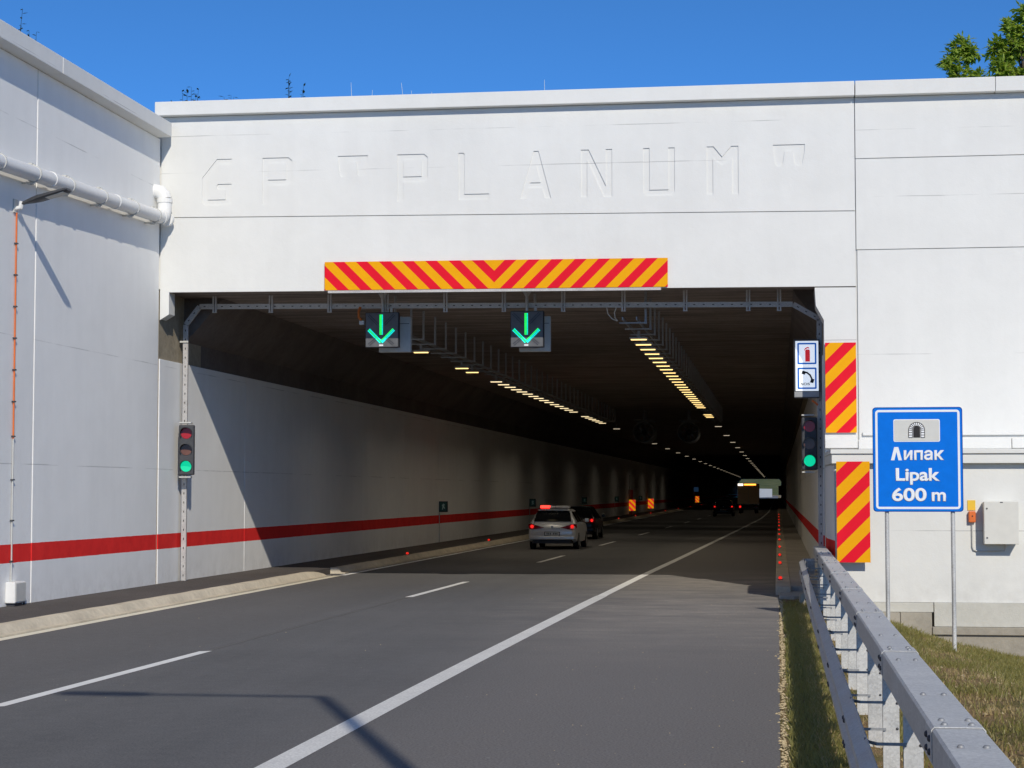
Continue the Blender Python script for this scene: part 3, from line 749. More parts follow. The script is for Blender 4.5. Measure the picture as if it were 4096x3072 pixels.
def rrect(name, mat, par, x0, x1, z0, z1, r, y, t=0.003):
    pts = []
    for cx, cz, st0 in ((x1-r, z1-r, 0), (x0+r, z1-r, 90), (x0+r, z0+r, 180), (x1-r, z0+r, 270)):
        for k in range(5): pts.append((cx + r*math.cos(R(st0 + 22.5*k)), cz + r*math.sin(R(st0 + 22.5*k))))
    return one(name, mat, par, 'prism', pts, y, y + t, 'y')
for z0, z1 in ((4.775, 5.225), (4.255, 4.705)):
    frame('blue_border', 'litblue', FS, fx0 + 0.075, fx1 - 0.06, z0, z1, 0.034, fy - 0.012, 0.003, 0.02)
ex = MB(); cx = 0.635
ex.prism([(cx-0.052, 4.83), (cx+0.045, 4.83), (cx+0.045, 5.06), (cx+0.03, 5.085), (cx-0.035, 5.085), (cx-0.052, 5.06)], fy - 0.013, fy - 0.0085, 'y')
ex.prism([(cx-0.075, 5.07), (cx-0.05, 5.115), (cx+0.0, 5.14), (cx+0.035, 5.12), (cx+0.03, 5.10), (cx-0.0, 5.115), (cx-0.045, 5.09), (cx-0.066, 5.06)], fy - 0.013, fy - 0.0085, 'y')
ex.build('extinguisher_symbol', 'litred', FS)
ph = MB()
arc = [(cx - 0.085 + 0.0, 4.605), (cx - 0.02, 4.60), (cx + 0.045, 4.545), (cx + 0.09, 4.45)]
for (a, b), (c, d_) in zip(arc, arc[1:]):
    v = Vector((c - a, 0, d_ - b)); L = v.length; v.normalize(); w = Vector((-v.z, 0, v.x))
    ph.obox(Vector(((a+c)/2, fy - 0.0105, (b+d_)/2)), v*(L/2 + 0.01), (0, 0.002, 0), w*0.017)
ph.obox((cx - 0.088, fy - 0.0125, 4.60), (0.034, 0, -0.012), (0, 0.002, 0), (0.012, 0, 0.034))
ph.obox((cx + 0.088, fy - 0.0125, 4.425), (0.034, 0, -0.008), (0, 0.002, 0), (0.014, 0, 0.040))
ph.build('handset_symbol', 'inkblack', FS)
text_mesh('SOS', 'lettering', 'inkblack', FS, cx - 0.145, cx + 0.04, 4.335, 4.385, fy - 0.0115, 0.02, 0.003)
one('flash_lamp', 'orange', FS, 'tube', [(0.72, fy + 0.12, 4.02), (0.80, fy + 0.10, 3.96), (0.84, fy + 0.10, 3.92)], 0.022, 10)

# lane control signals: dark LED panels with a green arrow
def lane_signal(x0, x1, z0, z1, y, hx, label):
    t = thing('lane_signal', ((x0+x1)/2, y, z0), label, 'signal', 'lane control signals under the portal')
    one('housing', 'black', t, 'box', x0, x1, y, y + 0.16, z0, z1, bevel=0.012)
    fp = one('display', flat('led matrix face', (0.13, 0.135, 0.145), 0.6, spec=0.15), t, 'box', x0 + 0.015, x1 - 0.015, y - 0.006, y - 0.001, z0 + 0.015, z1 - 0.015)
    cx = (x0 + x1)/2 - 0.015; zt = z1 - 0.06; zm = z0 + 0.27; zb = z0 + 0.09
    def bar(p, q, rows, mats, step=0.026, name='led_row', parent=t):
        p = Vector((p[0], y - 0.010, p[1])); q = Vector((q[0], y - 0.010, q[1])); v = q - p; L = v.length; v.normalize(); w = Vector((-v.z, 0, v.x))
        for ri, rr in enumerate(rows):
            mb = MB(); k = 0.0; 
            while k < L:
                c = p + v*k + w*rr; mb.obox(c, v*0.010, (0, 0.003, 0), w*0.010); k += step
            mb.build(name, mats[ri % len(mats)], parent)['kind'] = 'stuff'
    bar((cx, zt), (cx, zm), (-0.026, 0.0, 0.026), ('led_g', 'led_g', 'led_c'), name='arrow_shaft')
    bar((cx - 0.27, zb + 0.29), (cx, zb + 0.02), (-0.026, 0.0, 0.026), ('led_c', 'led_g', 'led_c'), name='arrow_head')
    bar((cx + 0.27, zb + 0.29), (cx, zb + 0.02), (-0.026, 0.0, 0.026), ('led_g', 'led_c', 'led_c'), name='arrow_head')
    bar((cx - 0.28, zt), (cx - 0.06, zt - 0.22), (-0.02, 0.02), ('led_off',), name='unlit_row')
    bar((cx + 0.28, zt), (cx + 0.06, zt - 0.22), (-0.02, 0.02), ('led_off',), name='unlit_row')
    bar((cx - 0.26, z0 + 0.07), (cx - 0.10, z0 + 0.20), (-0.02, 0.02), ('led_off',), name='unlit_row')
    bar((cx + 0.26, z0 + 0.07), (cx + 0.10, z0 + 0.20), (-0.02, 0.02), ('led_off',), name='unlit_row')
    one('label_plate', 'white', t, 'box', cx - 0.045, cx + 0.045, y - 0.012, y - 0.007, z0 + 0.03, z0 + 0.065)
    h = one('hanger_tube', 'tray', t, 'tube', [(hx, y + 0.06, z1), (hx, y + 0.06, CZ)], 0.032, 10, smooth=True)
    mb = MB(); mb.prism([(hx - 0.10, CZ), (hx + 0.10, CZ), (hx + 0.03, CZ - 0.12), (hx - 0.03, CZ - 0.12)], y + 0.05, y + 0.07, 'y'); mb.build('gusset', 'tray', h)
    one('small_bracket', 'tray', t, 'box', hx + 0.17, hx + 0.22, y + 0.05, y + 0.09, z1, z1 + 0.09)
    return t
lane_signal(-8.87, -8.13, 5.235, 6.0, 39.82, -8.50, 'lane signal with green arrow, the left one, hose beside it')
lane_signal(-5.68, -4.96, 5.205, 5.99, 39.82, -5.33, 'lane signal with green arrow, the right one')
def backbox(x0, x1, z0, z1, y, label):
    t = thing('signal_box', ((x0+x1)/2, y, z0), label, 'signal', 'grey boxes behind the lane signals')
    one('casing', 'lgrey', t, 'box', x0, x1, y, y + 0.14, z0, z1, bevel=0.012)
    frame('rim', 'lgrey', t, x0 + 0.005, x1 - 0.005, z0 + 0.005, z1 - 0.005, 0.02, y - 0.004)
    one('seam', 'dgrey', t, 'box', x0 + 0.03, x1 - 0.03, y - 0.003, y - 0.0005, z1 - 0.16, z1 - 0.148)
    one('latch', 'lgrey', t, 'disc', (x0 + 0.36, y, z0 + 0.06), (0, -1, 0), 0.025, 0.02, 12)
    one('hanger_tube', 'tray', t, 'tube', [((x0+x1)/2, y + 0.07, z1), ((x0+x1)/2, y + 0.07, CZ)], 0.03, 10)
backbox(-8.68, -7.97, 5.17, 5.95, 40.35, 'light grey box behind the left lane signal')
backbox(-5.56, -4.88, 5.15, 5.92, 40.35, 'light grey box behind the right lane signal')
CB = thing('cable_hose', (-8.98, 39.85, 5.8), 'orange cable hose hanging left of the left lane signal', 'hose')
one('hose', 'dorange', CB, 'tube', [(-9.0, 39.9, 6.13), (-9.03, 39.88, 6.02), (-9.02, 39.86, 5.90), (-8.96, 39.86, 5.84)], 0.03, 10, smooth=True)
one('socket', 'lgrey', CB, 'box', -9.0, -8.90, 39.80, 39.92, 5.74, 5.82)

# cabinet, alarm sign on the lower wall
CA = thing('utility_cabinet', (4.0, 35.3, 1.1), 'beige wall cabinet to the right of the blue sign', 'cabinet')
one('casing', 'cab', CA, 'box', 3.70, 4.30, 35.0, 35.27, 1.16, 1.92, bevel=0.01)
one('door', 'cab', CA, 'box', 3.695, 4.305, 34.97, 34.996, 1.155, 1.93, bevel=0.008)
for z in (1.80, 1.27): one('lock', 'bolt', CA, 'disc', (3.745, 34.97, z), (0, -1, 0), 0.016, 0.008, 12)
one('nameplate', 'bolt', CA, 'box', 3.98, 4.03, 34.964, 34.97, 1.905, 1.92)
one('rear_frame', 'lgrey', CA, 'box', 3.74, 4.26, 35.27, 35.298, 1.2, 1.88)
one('conduit', 'lgrey', CA, 'tube', [(3.51, 35.27, 1.50), (3.51, 35.27, 1.10), (3.53, 35.27, 1.045), (3.60, 35.27, 1.02), (4.08, 35.27, 1.03), (4.10, 35.27, 1.09), (4.10, 35.2, 1.16)], 0.014, 8, smooth=True)
AL = thing('alarm_box', (3.5, 35.27, 1.5), 'small orange alarm box under a yellow plate on the wall', 'alarm box')
one('yellow_plate', 'yellow', AL, 'box', 3.435, 3.575, 35.285, 35.297, 1.765, 1.95)
one('orange_box', 'orange', AL, 'box', 3.445, 3.57, 35.20, 35.297, 1.545, 1.75, bevel=0.015)
one('button', 'inkblack', AL, 'disc', (3.51, 35.20, 1.66), (0, -1, 0), 0.013, 0.006, 12)

# ================================================================== BLUE SIGN
BS = thing('road_sign', (2.13, 29.5, -0.3), 'blue tunnel name sign on two posts beside the guardrail', 'sign')
bx0, bx1, bz0, bz1, by = 1.452, 2.812, 1.796, 3.408, 29.5
k_ = (bx1 - bx0)/870
def zx(px): return bx0 + (px - 205)*k_
def zz_(py): return bz1 - (py - 105)*k_*1.018
rrect('panel', 'dblue', BS, bx0, bx1, bz0, bz1, 0.05, by, 0.022)
rrect('blue_field', 'blue', BS, bx0 + 0.012, bx1 - 0.012, bz0 + 0.012, bz1 - 0.012, 0.045, by - 0.003, 0.0025)
frame('white_border', 'white', BS, bx0 + 0.042, bx1 - 0.042, bz0 + 0.042, bz1 - 0.042, 0.034, by - 0.006, 0.0025, 0.05)
rrect('pictogram_panel', 'white', BS, zx(408), zx(857), zz_(441), zz_(223), 0.025, by - 0.006, 0.0025)
rrect('pictogram_field', 'greysheet', BS, zx(416), zx(849), zz_(433), zz_(231), 0.02, by - 0.009, 0.0025)
icx = zx(632); ib = zz_(400); it = zz_(252); iw = 0.121
pic = MB()
def archpts(w, top, base, n=10):
    spring = top - w
    return [(icx + w, base)] + [(icx + w*math.cos(R(180*i/n)), spring + w*math.sin(R(180*i/n))) for i in range(n+1)] + [(icx - w, base)]
pic.prism(archpts(0.053, ib + 0.175, ib), by - 0.0155, by - 0.013, 'y'); pic.build('tunnel_mouth', 'inkblack', BS)
one('tunnel_surround', 'white', BS, 'prism', archpts(iw, it, ib), by - 0.0125, by - 0.0095, 'y')
st_ = MB(); n = 11; spring = it - iw
def seg(p, q, w=0.0045):
    p = Vector((p[0], by - 0.0142, p[1])); q = Vector((q[0], by - 0.0142, q[1])); v = q - p; L = v.length; v.normalize()
    st_.obox((p+q)/2, v*(L/2), (0, 0.0012, 0), Vector((-v.z, 0, v.x))*w)
for i in range(n+1):
    a = R(180*i/n); seg((icx + 0.064*math.cos(a), spring + 0.064*math.sin(a)), (icx + iw*math.cos(a), spring + iw*math.sin(a)))
    if i < n:
        b = R(180*(i+1)/n)
        seg((icx + iw*math.cos(a), spring + iw*math.sin(a)), (icx + iw*math.cos(b), spring + iw*math.sin(b)))
        seg((icx + 0.064*math.cos(a), spring + 0.064*math.sin(a)), (icx + 0.064*math.cos(b), spring + 0.064*math.sin(b)))
for sx in (-1, 1):
    for rr in (iw, 0.064): seg((icx + sx*rr, ib), (icx + sx*rr, spring))
    for q in range(4): zq = ib + (spring - ib)*q/3.0; seg((icx + sx*0.064, zq), (icx + sx*iw, zq))
st_.build('stone_outlines', 'inkblack', BS)
# the sign's first letter is the pointed Cyrillic el
el_ = MB(); L0, L1 = zx(380), zx(487); zb_, zt_ = zz_(620), zz_(492); cxl = (L0 + L1)/2; sw = 0.053
el_.prism([(L0, zb_), (L0 + sw, zb_), (cxl, zt_ - 0.073), (L1 - sw, zb_), (L1, zb_), (cxl + 0.031, zt_), (cxl - 0.031, zt_)], by - 0.0055, by - 0.0032, 'y')
el_.build('lettering', 'white', BS)
text_mesh('ипак', 'lettering', 'white', BS, zx(503), zx(895), zb_, zt_ - 0.012, by - 0.0062, 0.038)
text_mesh('Lipak', 'lettering', 'white', BS, zx(423), zx(855), zz_(822), zz_(694), by - 0.0062, 0.040)
text_mesh('600', 'lettering', 'white', BS, zx(383), zx(722), zz_(1018), zz_(888), by - 0.0062, 0.040)
text_mesh('m', 'lettering', 'white', BS, zx(768), zx(908), zz_(1018), zz_(888), by - 0.0062, 0.040)
for px in (1.66, 2.655):
    p = one('post', 'galv', BS, 'tube', [(px, by + 0.06, -1.2), (px, by + 0.06, bz1 - 0.03)], 0.033, 14, smooth=True)
    for z in (2.0, 3.2): one('clip', 'galvd', p, 'box', px - 0.06, px + 0.06, by + 0.0225, by + 0.06, z, z + 0.04)
    one('post_cap', 'inkblack', p, 'tube', [(px, by + 0.06, bz1 - 0.03), (px, by + 0.06, bz1 - 0.005)], 0.035, 12)

# ================================================================== GUARDRAIL
GR = thing('guardrail', (0.75, 22, 0), 'galvanised steel guardrail with wide top rail in the right foreground', 'guardrail')
TX0, TX1, TZ0, TZ1 = 0.67, 0.90, 0.885, 1.05
GY0, GY1 = -6.0, 36.9
ry = [GY0, -3.2, 0.8, 4.85, 8.9, 12.95, 17.0, 21.05, 25.1, 29.15, 33.2, GY1]
bolt_me = None
def mesh_dome():
    mb = MB(); n = 12; vs = []; 
    for r, z in ((0.016, 0.0), (0.016, 0.005), (0.011, 0.011), (0.005, 0.013)):
        vs += [(r*math.cos(2*math.pi*k/n), r*math.sin(2*math.pi*k/n), z) for k in range(n)]
    fs = [(i*n+k, i*n+(k+1) % n, (i+1)*n+(k+1) % n, (i+1)*n+k) for i in range(3) for k in range(n)] + [tuple(range(3*n, 4*n))]
    mb.add(vs, fs); return mb
dome = mesh_dome()
def bolt(parent, loc, rot=(0, 0, 0), mat='galvd', first={}):
    if mat not in first:
        o = dome.build('bolt', mat, parent, local=True, smooth=True); first[mat] = o.data
    else:
        o = bpy.data.objects.new('bolt', first[mat]); COL.objects.link(o); o.parent = parent
    o.location = Vector(loc) - origin_of(parent); o.rotation_euler = rot; return o
for i, (a, b) in enumerate(zip(ry, ry[1:])):
    # folded channel: top plate, two flanges, return lips
    dz = 0.003 if i % 2 else 0.0
    pr = [(TX0, TZ0), (TX0, TZ1 - 0.012), (TX0 + 0.012, TZ1), (TX1 - 0.012, TZ1), (TX1, TZ1 - 0.012), (TX1, TZ0), (TX1 - 0.03, TZ0), (TX1 - 0.03, TZ0 + 0.006), (TX1 - 0.006, TZ0 + 0.006), (TX1 - 0.006, TZ1 - 0.016), (TX1 - 0.016, TZ1 - 0.006), (TX0 + 0.016, TZ1 - 0.006), (TX0 + 0.006, TZ1 - 0.016), (TX0 + 0.006, TZ0 + 0.006), (TX0 + 0.03, TZ0 + 0.006), (TX0 + 0.03, TZ0)]
    seg_ = one('top_rail', 'galv', GR, 'prism', pr, a + 0.004, b - 0.004, 'y')
    if b < GY1:
        sp = [(TX0 - 0.005, TZ0 + 0.01), (TX0 - 0.005, TZ1 - 0.008), (TX0 + 0.009, TZ1 + 0.006), (TX1 - 0.009, TZ1 + 0.006), (TX1 + 0.005, TZ1 - 0.008), (TX1 + 0.005, TZ0 + 0.01), (TX1 + 0.001, TZ0 + 0.01), (TX1 + 0.001, TZ1 - 0.011), (TX1 - 0.011, TZ1 + 0.002), (TX0 + 0.011, TZ1 + 0.002), (TX0 - 0.001, TZ1 - 0.011), (TX0 - 0.001, TZ0 + 0.01)]
        spo = one('splice_plate', 'galv', GR, 'prism', sp, b - 0.30, b + 0.02, 'y')
        for yb in (b - 0.22, b - 0.06):
            for xb in (TX0 + 0.06, TX1 - 0.05): bolt(spo, (xb, yb, TZ1 + 0.006))
            for zb in (TZ0 + 0.05, TZ0 + 0.11): bolt(spo, (TX0 - 0.005, yb, zb), (0, R(-90), 0), 'bolt')
    yb = a + 1.1
    while yb < b - 0.5:
        for xb in (TX0 + 0.065, TX1 - 0.06): bolt(seg_, (xb, yb, TZ1))
        yb += 2.02
# W-beam: folded profile, front towards the road
WBX = 0.455
WDZ = [(20, 0.0), (25.1, 0.02), (29.15, 0.06), (33.2, 0.12), (36.9, 0.18)]; WDX = [(20, 0.0), (36.9, -0.045)]
wb = [(0.00, 0.545), (-0.065, 0.585), (-0.065, 0.635), (0.0, 0.675), (0.0, 0.715), (-0.065, 0.755), (-0.065, 0.805), (0.0, 0.845), (0.012, 0.858)]
wb = [(WBX + 0.045 + x, z - 0.232) for x, z in wb]
wpoly = wb + [(x + 0.006, z - 0.002) for x, z in reversed(wb)]
for a, b in zip(ry, ry[1:]):
    mbw = MB(); mbw.prism(wpoly, a + 0.003, b - 0.003, 'y')
    for v in mbw.v: v.x += lerp_tab(WDX, v.y); v.z += lerp_tab(WDZ, v.y)
    s2 = mbw.build('w_beam', 'galv', GR); dzb = lerp_tab(WDZ, a + 0.2)
    for yb in (a + 0.10, a + 0.28):
        for zb in (0.378, 0.548): bolt(s2, (WBX - 0.021 + lerp_tab(WDX, yb), yb, zb + dzb), (0, R(-90), 0), 'bolt')
one('end_plate', 'galv', GR, 'prism', [(WBX + 0.0, GY1), (WBX + 0.05, GY1 + 0.12), (TX0 + 0.02, GY1 + 0.12), (TX0 + 0.02, GY1 + 0.108), (WBX + 0.058, GY1 + 0.108), (WBX + 0.012, GY1)], 0.50, 0.81, 'z')
# posts with straps to the beam
post_src = None
py_ = [-4.3 + 2.25*k for k in range(0, 19)]
for y in py_:
    if y > GY1: break
    if post_src is None:
        h = 1.25
        pr = [(0.0, 0.0), (0.115, 0.0), (0.115, 0.006), (0.121, 0.055), (0.115, 0.055), (0.109, 0.006), (0.006, 0.006), (0.006, 0.055), (0.0, 0.055)]
        post = MB().prism([(0.0, 0.0), (0.115, 0.0), (0.115, 0.055), (0.108, 0.055), (0.108, 0.007), (0.007, 0.007), (0.007, 0.055), (0.0, 0.055)], -0.38, TZ0 + 0.02, 'z').build('post', 'galv', GR, local=True)
        post.location = Vector((0.725, y, 0)) - origin_of(GR); post_src = post; kids = []
        for zc in (0.605, 0.415):
            mb = MB()
            pl = [(0.02, -0.004), (-0.15, -0.004), (-0.212, 0.12), (-0.225, 0.12), (-0.16, -0.014), (0.02, -0.014)]
            mb.prism(pl, zc - 0.009, zc + 0.009, 'z')
            kids.append(mb.build('strap', 'galvd', post, local=True))
        mb = MB(); mb.prism([(0.115, 0.55), (0.165, TZ0 - 0.10), (0.165, TZ0), (0.115, TZ0)], 0.02, 0.028, 'y'); kids.append(mb.build('rail_bracket', 'galv', post, local=True))
        mb = MB(); mb.prism([(-0.226, 0.37), (-0.212, 0.37), (-0.212, 0.625), (-0.226, 0.625)], 0.10, 0.14, 'y'); kids.append(mb.build('strap_plate', 'galvd', post, local=True))
        for zc in (0.70, 0.52):
            bo = bolt(post, (0, 0, 0), (R(90), 0, 0), 'bolt'); bo.location = (0.100, -0.002, zc - 0.10); bo.scale = (0.6, 0.6, 0.6); kids.append(bo)
    else:
        c = post_src.copy(); COL.objects.link(c); c.parent = GR; c.location = Vector((0.725, y, 0)) - origin_of(GR)
        for kd in kids:
            q = kd.copy(); COL.objects.link(q); q.parent = c
            if kd.name.startswith('strap'): q.location.z += lerp_tab(WDZ, y)

# street lamp standing behind the camera: only its shadow falls into the picture
lh = 10.8; sx_, sy_ = -0.38/0.68, 1.0/0.68
lpx, lpy = -4.66 - sx_*lh, 18.95 - sy_*lh
SL = thing('street_lamp', (lpx, lpy, -0.2), 'tall street lamp whose long shadow lies across the road', 'lamp')
one('pole', 'galv', SL, 'tube', [(lpx, lpy, -0.4), (lpx, lpy, lh - 0.4), (lpx, lpy, lh)], [0.11, 0.085, 0.08], 14, smooth=True)
one('arm', 'galv', SL, 'tube', [(lpx, lpy, lh), (lpx - 1.9, lpy - 0.08, lh + 0.03)], 0.045, 12, smooth=True)
MB().prism([(lpx - 1.8, lpy - 0.17), (lpx - 2.0, lpy - 0.24), (lpx - 2.75, lpy - 0.22), (lpx - 2.8, lpy - 0.1), (lpx - 2.75, lpy + 0.06), (lpx - 2.0, lpy + 0.08), (lpx - 1.8, lpy + 0.0)], lh - 0.02, lh + 0.08, 'z').build('lamp_head', 'mgrey', SL, bevel=0.02)

# ================================================================== TUNNEL INSIDE
# ---- ceiling lamps, hung from two cable ladders
RLX, LLX, LZ = -3.12, -8.78, 5.55
def make_lamp(glowmat, power):
    t = thing('tunnel_lamp', (0, 0, 0), 'x', 'lamp')
    one('housing', 'mgrey', t, 'box', -0.21, 0.21, -0.09, 0.09, 0.028, 0.075, local=True, bevel=0.012)
    one('lens', glowmat, t, 'box', -0.18, 0.18, -0.05, 0.05, 0.006, 0.027, local=True, bevel=0.008)
    one('stem', 'galvd', t, 'box', -0.03, 0.03, -0.03, 0.03, 0.076, 0.22, local=True)
    return t
def lamp_light(power):
    l = bpy.data.lights.new('lamp_light', 'AREA'); l.shape = 'RECTANGLE'; l.size = 0.40; l.size_y = 0.24
    l.energy = power; l.color = (1.0, 0.88, 0.68); l.spread = R(145); return l
lampA = make_lamp('lampglow', 0); lampB = make_lamp('lampfar', 0); lampC = make_lamp('lampdim', 0)
LIT = lamp_light(15.0); LITF = lamp_light(8.0)
usedA = [False]; usedB = [False]; usedC = [False]
def put_lamp(src, used, x, y, label, group, light):
    t = src if not used[0] else copy_tree(src); used[0] = True
    for ch in list(t.children):
        if ch.type == 'LIGHT': bpy.data.objects.remove(ch)
    t.location = (x, y, LZ); tag(t, label, 'lamp', group)
    if light:
        lo = bpy.data.objects.new('lamp_light', light); COL.objects.link(lo); lo.parent = t; lo.location = (0, 0, -0.02)
    return t
ry_l = [42.6 + 1.52*k for k in range(0, 24)] + [84.6, 86.1, 87.6]
for i, y in enumerate(ry_l):
    put_lamp(lampA, usedA, RLX, y, '%s glowing tunnel lamp from the portal in the right row' % ordinal(i), 'right row of ceiling lamps', LIT if i % 3 == 1 else None)
ly_l = [45.8, 51.9, 53.7, 58.4, 60.0, 61.5, 63.0, 64.4, 65.9, 67.5, 69.0, 70.6, 72.2, 74.0, 75.6, 77.4, 79.1, 81.0, 85.9, 87.6, 89.3, 91.0, 92.7, 94.5]
for i, y in enumerate(ly_l):
    put_lamp(lampB if i > 2 else lampA, usedB if i > 2 else usedA, LLX, y, '%s glowing tunnel lamp from the portal in the left row' % ordinal(i), 'left row of ceiling lamps', LIT if i % 3 == 1 else None)
for i in range(22):
    y = 100 + 16*i
    put_lamp(lampC, usedC, RLX, y, 'tiny distant ceiling lamp deep in the tunnel, right row', 'distant lamps of the right row', LITF if i < 8 else None)
    put_lamp(lampC, usedC, LLX, y + 3, 'tiny distant ceiling lamp deep in the tunnel, left row', 'distant lamps of the left row', LITF if i < 8 else None)
def ladder(x, dxh, y0, y1, ys, label):
    t = thing('cable_ladder', (x, y0, LZ), label, 'cable tray', 'cable ladders under the tunnel ceiling')
    for s in (-0.15, 0.15): one('side_rail', 'galvd', t, 'box', x + s - 0.012, x + s + 0.012, y0, y1, LZ + 0.22, LZ + 0.29)
    src = None
    for y in ys:
        if src is None:
            mb = MB(); mb.box(dxh - 0.024, dxh + 0.024, -0.015, 0.015, 0.17, CZ - LZ); mb.box(min(-0.25, dxh), max(0.25, dxh), -0.02, 0.02, 0.18, 0.21)
            src = mb.build('hanger', 'galvd', t, local=True); src.location = (0, y - y0, 0)
        else:
            c = src.copy(); COL.objects.link(c); c.parent = t; c.location = (0, y - y0, 0)
ladder(RLX, 0.32, 39.9, 100, [40.3 + 1.52*k for k in range(38)], 'steel cable ladder with hangers above the right row of lamps')
ladder(LLX, 0.42, 42.2, 100, [42.4 + 1.52*k for k in range(37)], 'steel cable ladder with hangers above the left row of lamps')
hs = thing('cable_loop', (-3.5, 40.5, 6.0), 'pale cable loops above the first right-hand lamp bracket', 'cable')
one('cable', 'lgrey', hs, 'tube', [(-3.62, 40.0, 6.08), (-3.60, 40.1, 5.93), (-3.52, 40.2, 5.83), (-3.42, 40.25, 5.79)], 0.012, 8)
one('cable', 'lgrey', hs, 'tube', [(-3.40, 40.0, 6.08), (-3.46, 40.1, 5.95), (-3.45, 40.2, 5.84), (-3.40, 40.25, 5.79)], 0.012, 8)

# ---- jet fans
def jet_fan(x, y, label):
    t = thing('jet_fan', (x, y, 5.25), label, 'fan', 'jet fans under the ceiling')
    n = 28; mb = MB(); vs = []
    for r, yy in ((0.56, 0), (0.56, 2.6), (0.50, 2.6), (0.42, 1.4), (0.50, 0.05), (0.53, 0.0)):
        vs += [(r*math.cos(2*math.pi*k/n), yy, r*math.sin(2*math.pi*k/n)) for k in range(n)]
    fs = [(i*n+k, i*n+(k+1) % n, ((i+1) % 6)*n+(k+1) % n, ((i+1) % 6)*n+k) for i in range(6) for k in range(n)]
    mb.add(vs, fs); mb.build('casing', 'galvd', t, local=True, smooth=True)
    one('hub', 'dgrey', t, 'tube', [(0, 0.5, 0), (0, 0.62, 0), (0, 1.5, 0)], [0.05, 0.15, 0.15], 16, local=True)
    for k in range(8):
        a = 2*math.pi*k/8; u = Vector((math.cos(a), 0, math.sin(a))); w = Vector((-math.sin(a), 0, math.cos(a)))
        MB().obox(u*0.28 + Vector((0, 0.75, 0)), u*0.13, (w*0.06 + Vector((0, 0.05, 0))), (w*0.004 - Vector((0, 0.004, 0)))).build('blade', 'mgrey', t, local=True)
    for yy in (0.4, 2.1): one('hanger', 'galvd', t, 'box', -0.5, 0.5, yy, yy + 0.08, 0.58, 0.66, local=True); one('hanger', 'galvd', t, 'box', -0.04, 0.04, yy, yy + 0.08, 0.661, CZ - 5.25, local=True)
jet_fan(-7.0, 98.6, 'jet fan under the tunnel ceiling, the left of the pair')
jet_fan(-4.65, 98.6, 'jet fan under the tunnel ceiling, the right of the pair')

# ---- red markers on the kerbs
def marker(x, y, label, group):
    t = thing('kerb_marker', (x, y, 0.17), label, 'marker', group)
    one('base', 'dgrey', t, 'box', -0.055, 0.055, -0.03, 0.05, 0.0, 0.02, local=True)
    one('lens', 'marker', t, 'prism', [(0.042*math.cos(2*math.pi*k/14), 0.05 + 0.034*math.sin(2*math.pi*k/14)) for k in range(14)], -0.025, 0.02, 'y', local=True)
for i, y in enumerate([41.8, 50.8, 57.2, 65.6, 75.5, 85.1, 95.2, 106.5, 118, 130, 145, 160]):
    marker(0.03, y, '%s red marker from the portal on the right kerb' % ordinal(i), 'red markers on the right kerb')
for i, y in enumerate([56.8, 73.2, 95, 114, 134, 150, 168, 190, 215, 245, 280]):
    marker(-11.30, y, '%s red marker from the portal on the left kerb' % ordinal(i), 'red markers on the left kerb')

# ---- evacuation signs, hazard boards and panels on the left tunnel wall
for i, y in enumerate([72.1, 99.0, 126, 151.5, 178]):
    t = thing('evacuation_sign', (WX + 0.12, y, 1.3), '%s dark evacuation sign from the portal on the left tunnel wall' % ordinal(i), 'sign', 'evacuation signs on the tunnel wall')
    one('sign_box', 'black', t, 'box', WX + 0.002, WX + 0.34, y, y + 0.09, 1.32, 1.74, bevel=0.01)
    one('sign_face', 'evac', t, 'box', WX + 0.03, WX + 0.31, y - 0.005, y - 0.001, 1.36, 1.70)
    MB().prism([(WX+0.12, 1.42), (WX+0.16, 1.42), (WX+0.18, 1.5), (WX+0.23, 1.44), (WX+0.25, 1.46), (WX+0.20, 1.56), (WX+0.24, 1.60), (WX+0.18, 1.65), (WX+0.12, 1.58), (WX+0.15, 1.53)], y - 0.009, y - 0.006, 'y').build('running_figure', 'evacw', t)
    one('foot_conduit', 'lgrey', t, 'box', WX + 0.002, WX + 0.03, y + 0.02, y + 0.05, 0.16, 1.31)
hz_in = hazard('tunnel bands with added glow', chr(92), 0.50, 0.1, 0.55)  # emission added so the boards look bright; no lamp stands behind them
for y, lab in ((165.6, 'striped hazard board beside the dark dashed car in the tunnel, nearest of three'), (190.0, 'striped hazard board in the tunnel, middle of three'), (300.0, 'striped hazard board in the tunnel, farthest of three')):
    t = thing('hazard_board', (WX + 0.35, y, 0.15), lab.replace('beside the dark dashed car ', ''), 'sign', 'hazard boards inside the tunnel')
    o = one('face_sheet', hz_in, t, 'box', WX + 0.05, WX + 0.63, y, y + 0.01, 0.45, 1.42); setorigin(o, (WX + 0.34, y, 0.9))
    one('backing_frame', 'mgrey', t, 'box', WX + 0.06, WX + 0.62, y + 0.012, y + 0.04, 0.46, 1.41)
    one('pole', 'lgrey', t, 'box', WX + 0.31, WX + 0.37, y + 0.045, y + 0.09, 0.146, 1.40)
ns = thing('niche_panel', (WX + 0.02, 168, 0.15), 'dark red emergency niche panel below the nearest tunnel hazard board', 'panel')
one('panel', 'redsheet', ns, 'box', WX + 0.002, WX + 0.05, 166.2, 170.2, 0.15, 2.3)
one('pole', 'lgrey', ns, 'box', WX + 0.05, WX + 0.12, 166.1, 166.17, 0.15, 3.6)
bsn = thing('backlit_sign', (WX + 0.4, 295, 2.2), 'small blue backlit sign far down the left tunnel wall', 'sign')
one('sign_face', 'signblue', bsn, 'box', WX + 0.05, WX + 0.75, 295, 295.08, 2.15, 2.85); one('arm', 'galvd', bsn, 'box', WX, WX + 0.05, 295, 295.08, 2.4, 2.6)
rs = thing('backlit_sign', (RX - 0.3, 300, 2.0), 'small grey sign far down the right tunnel wall', 'sign')
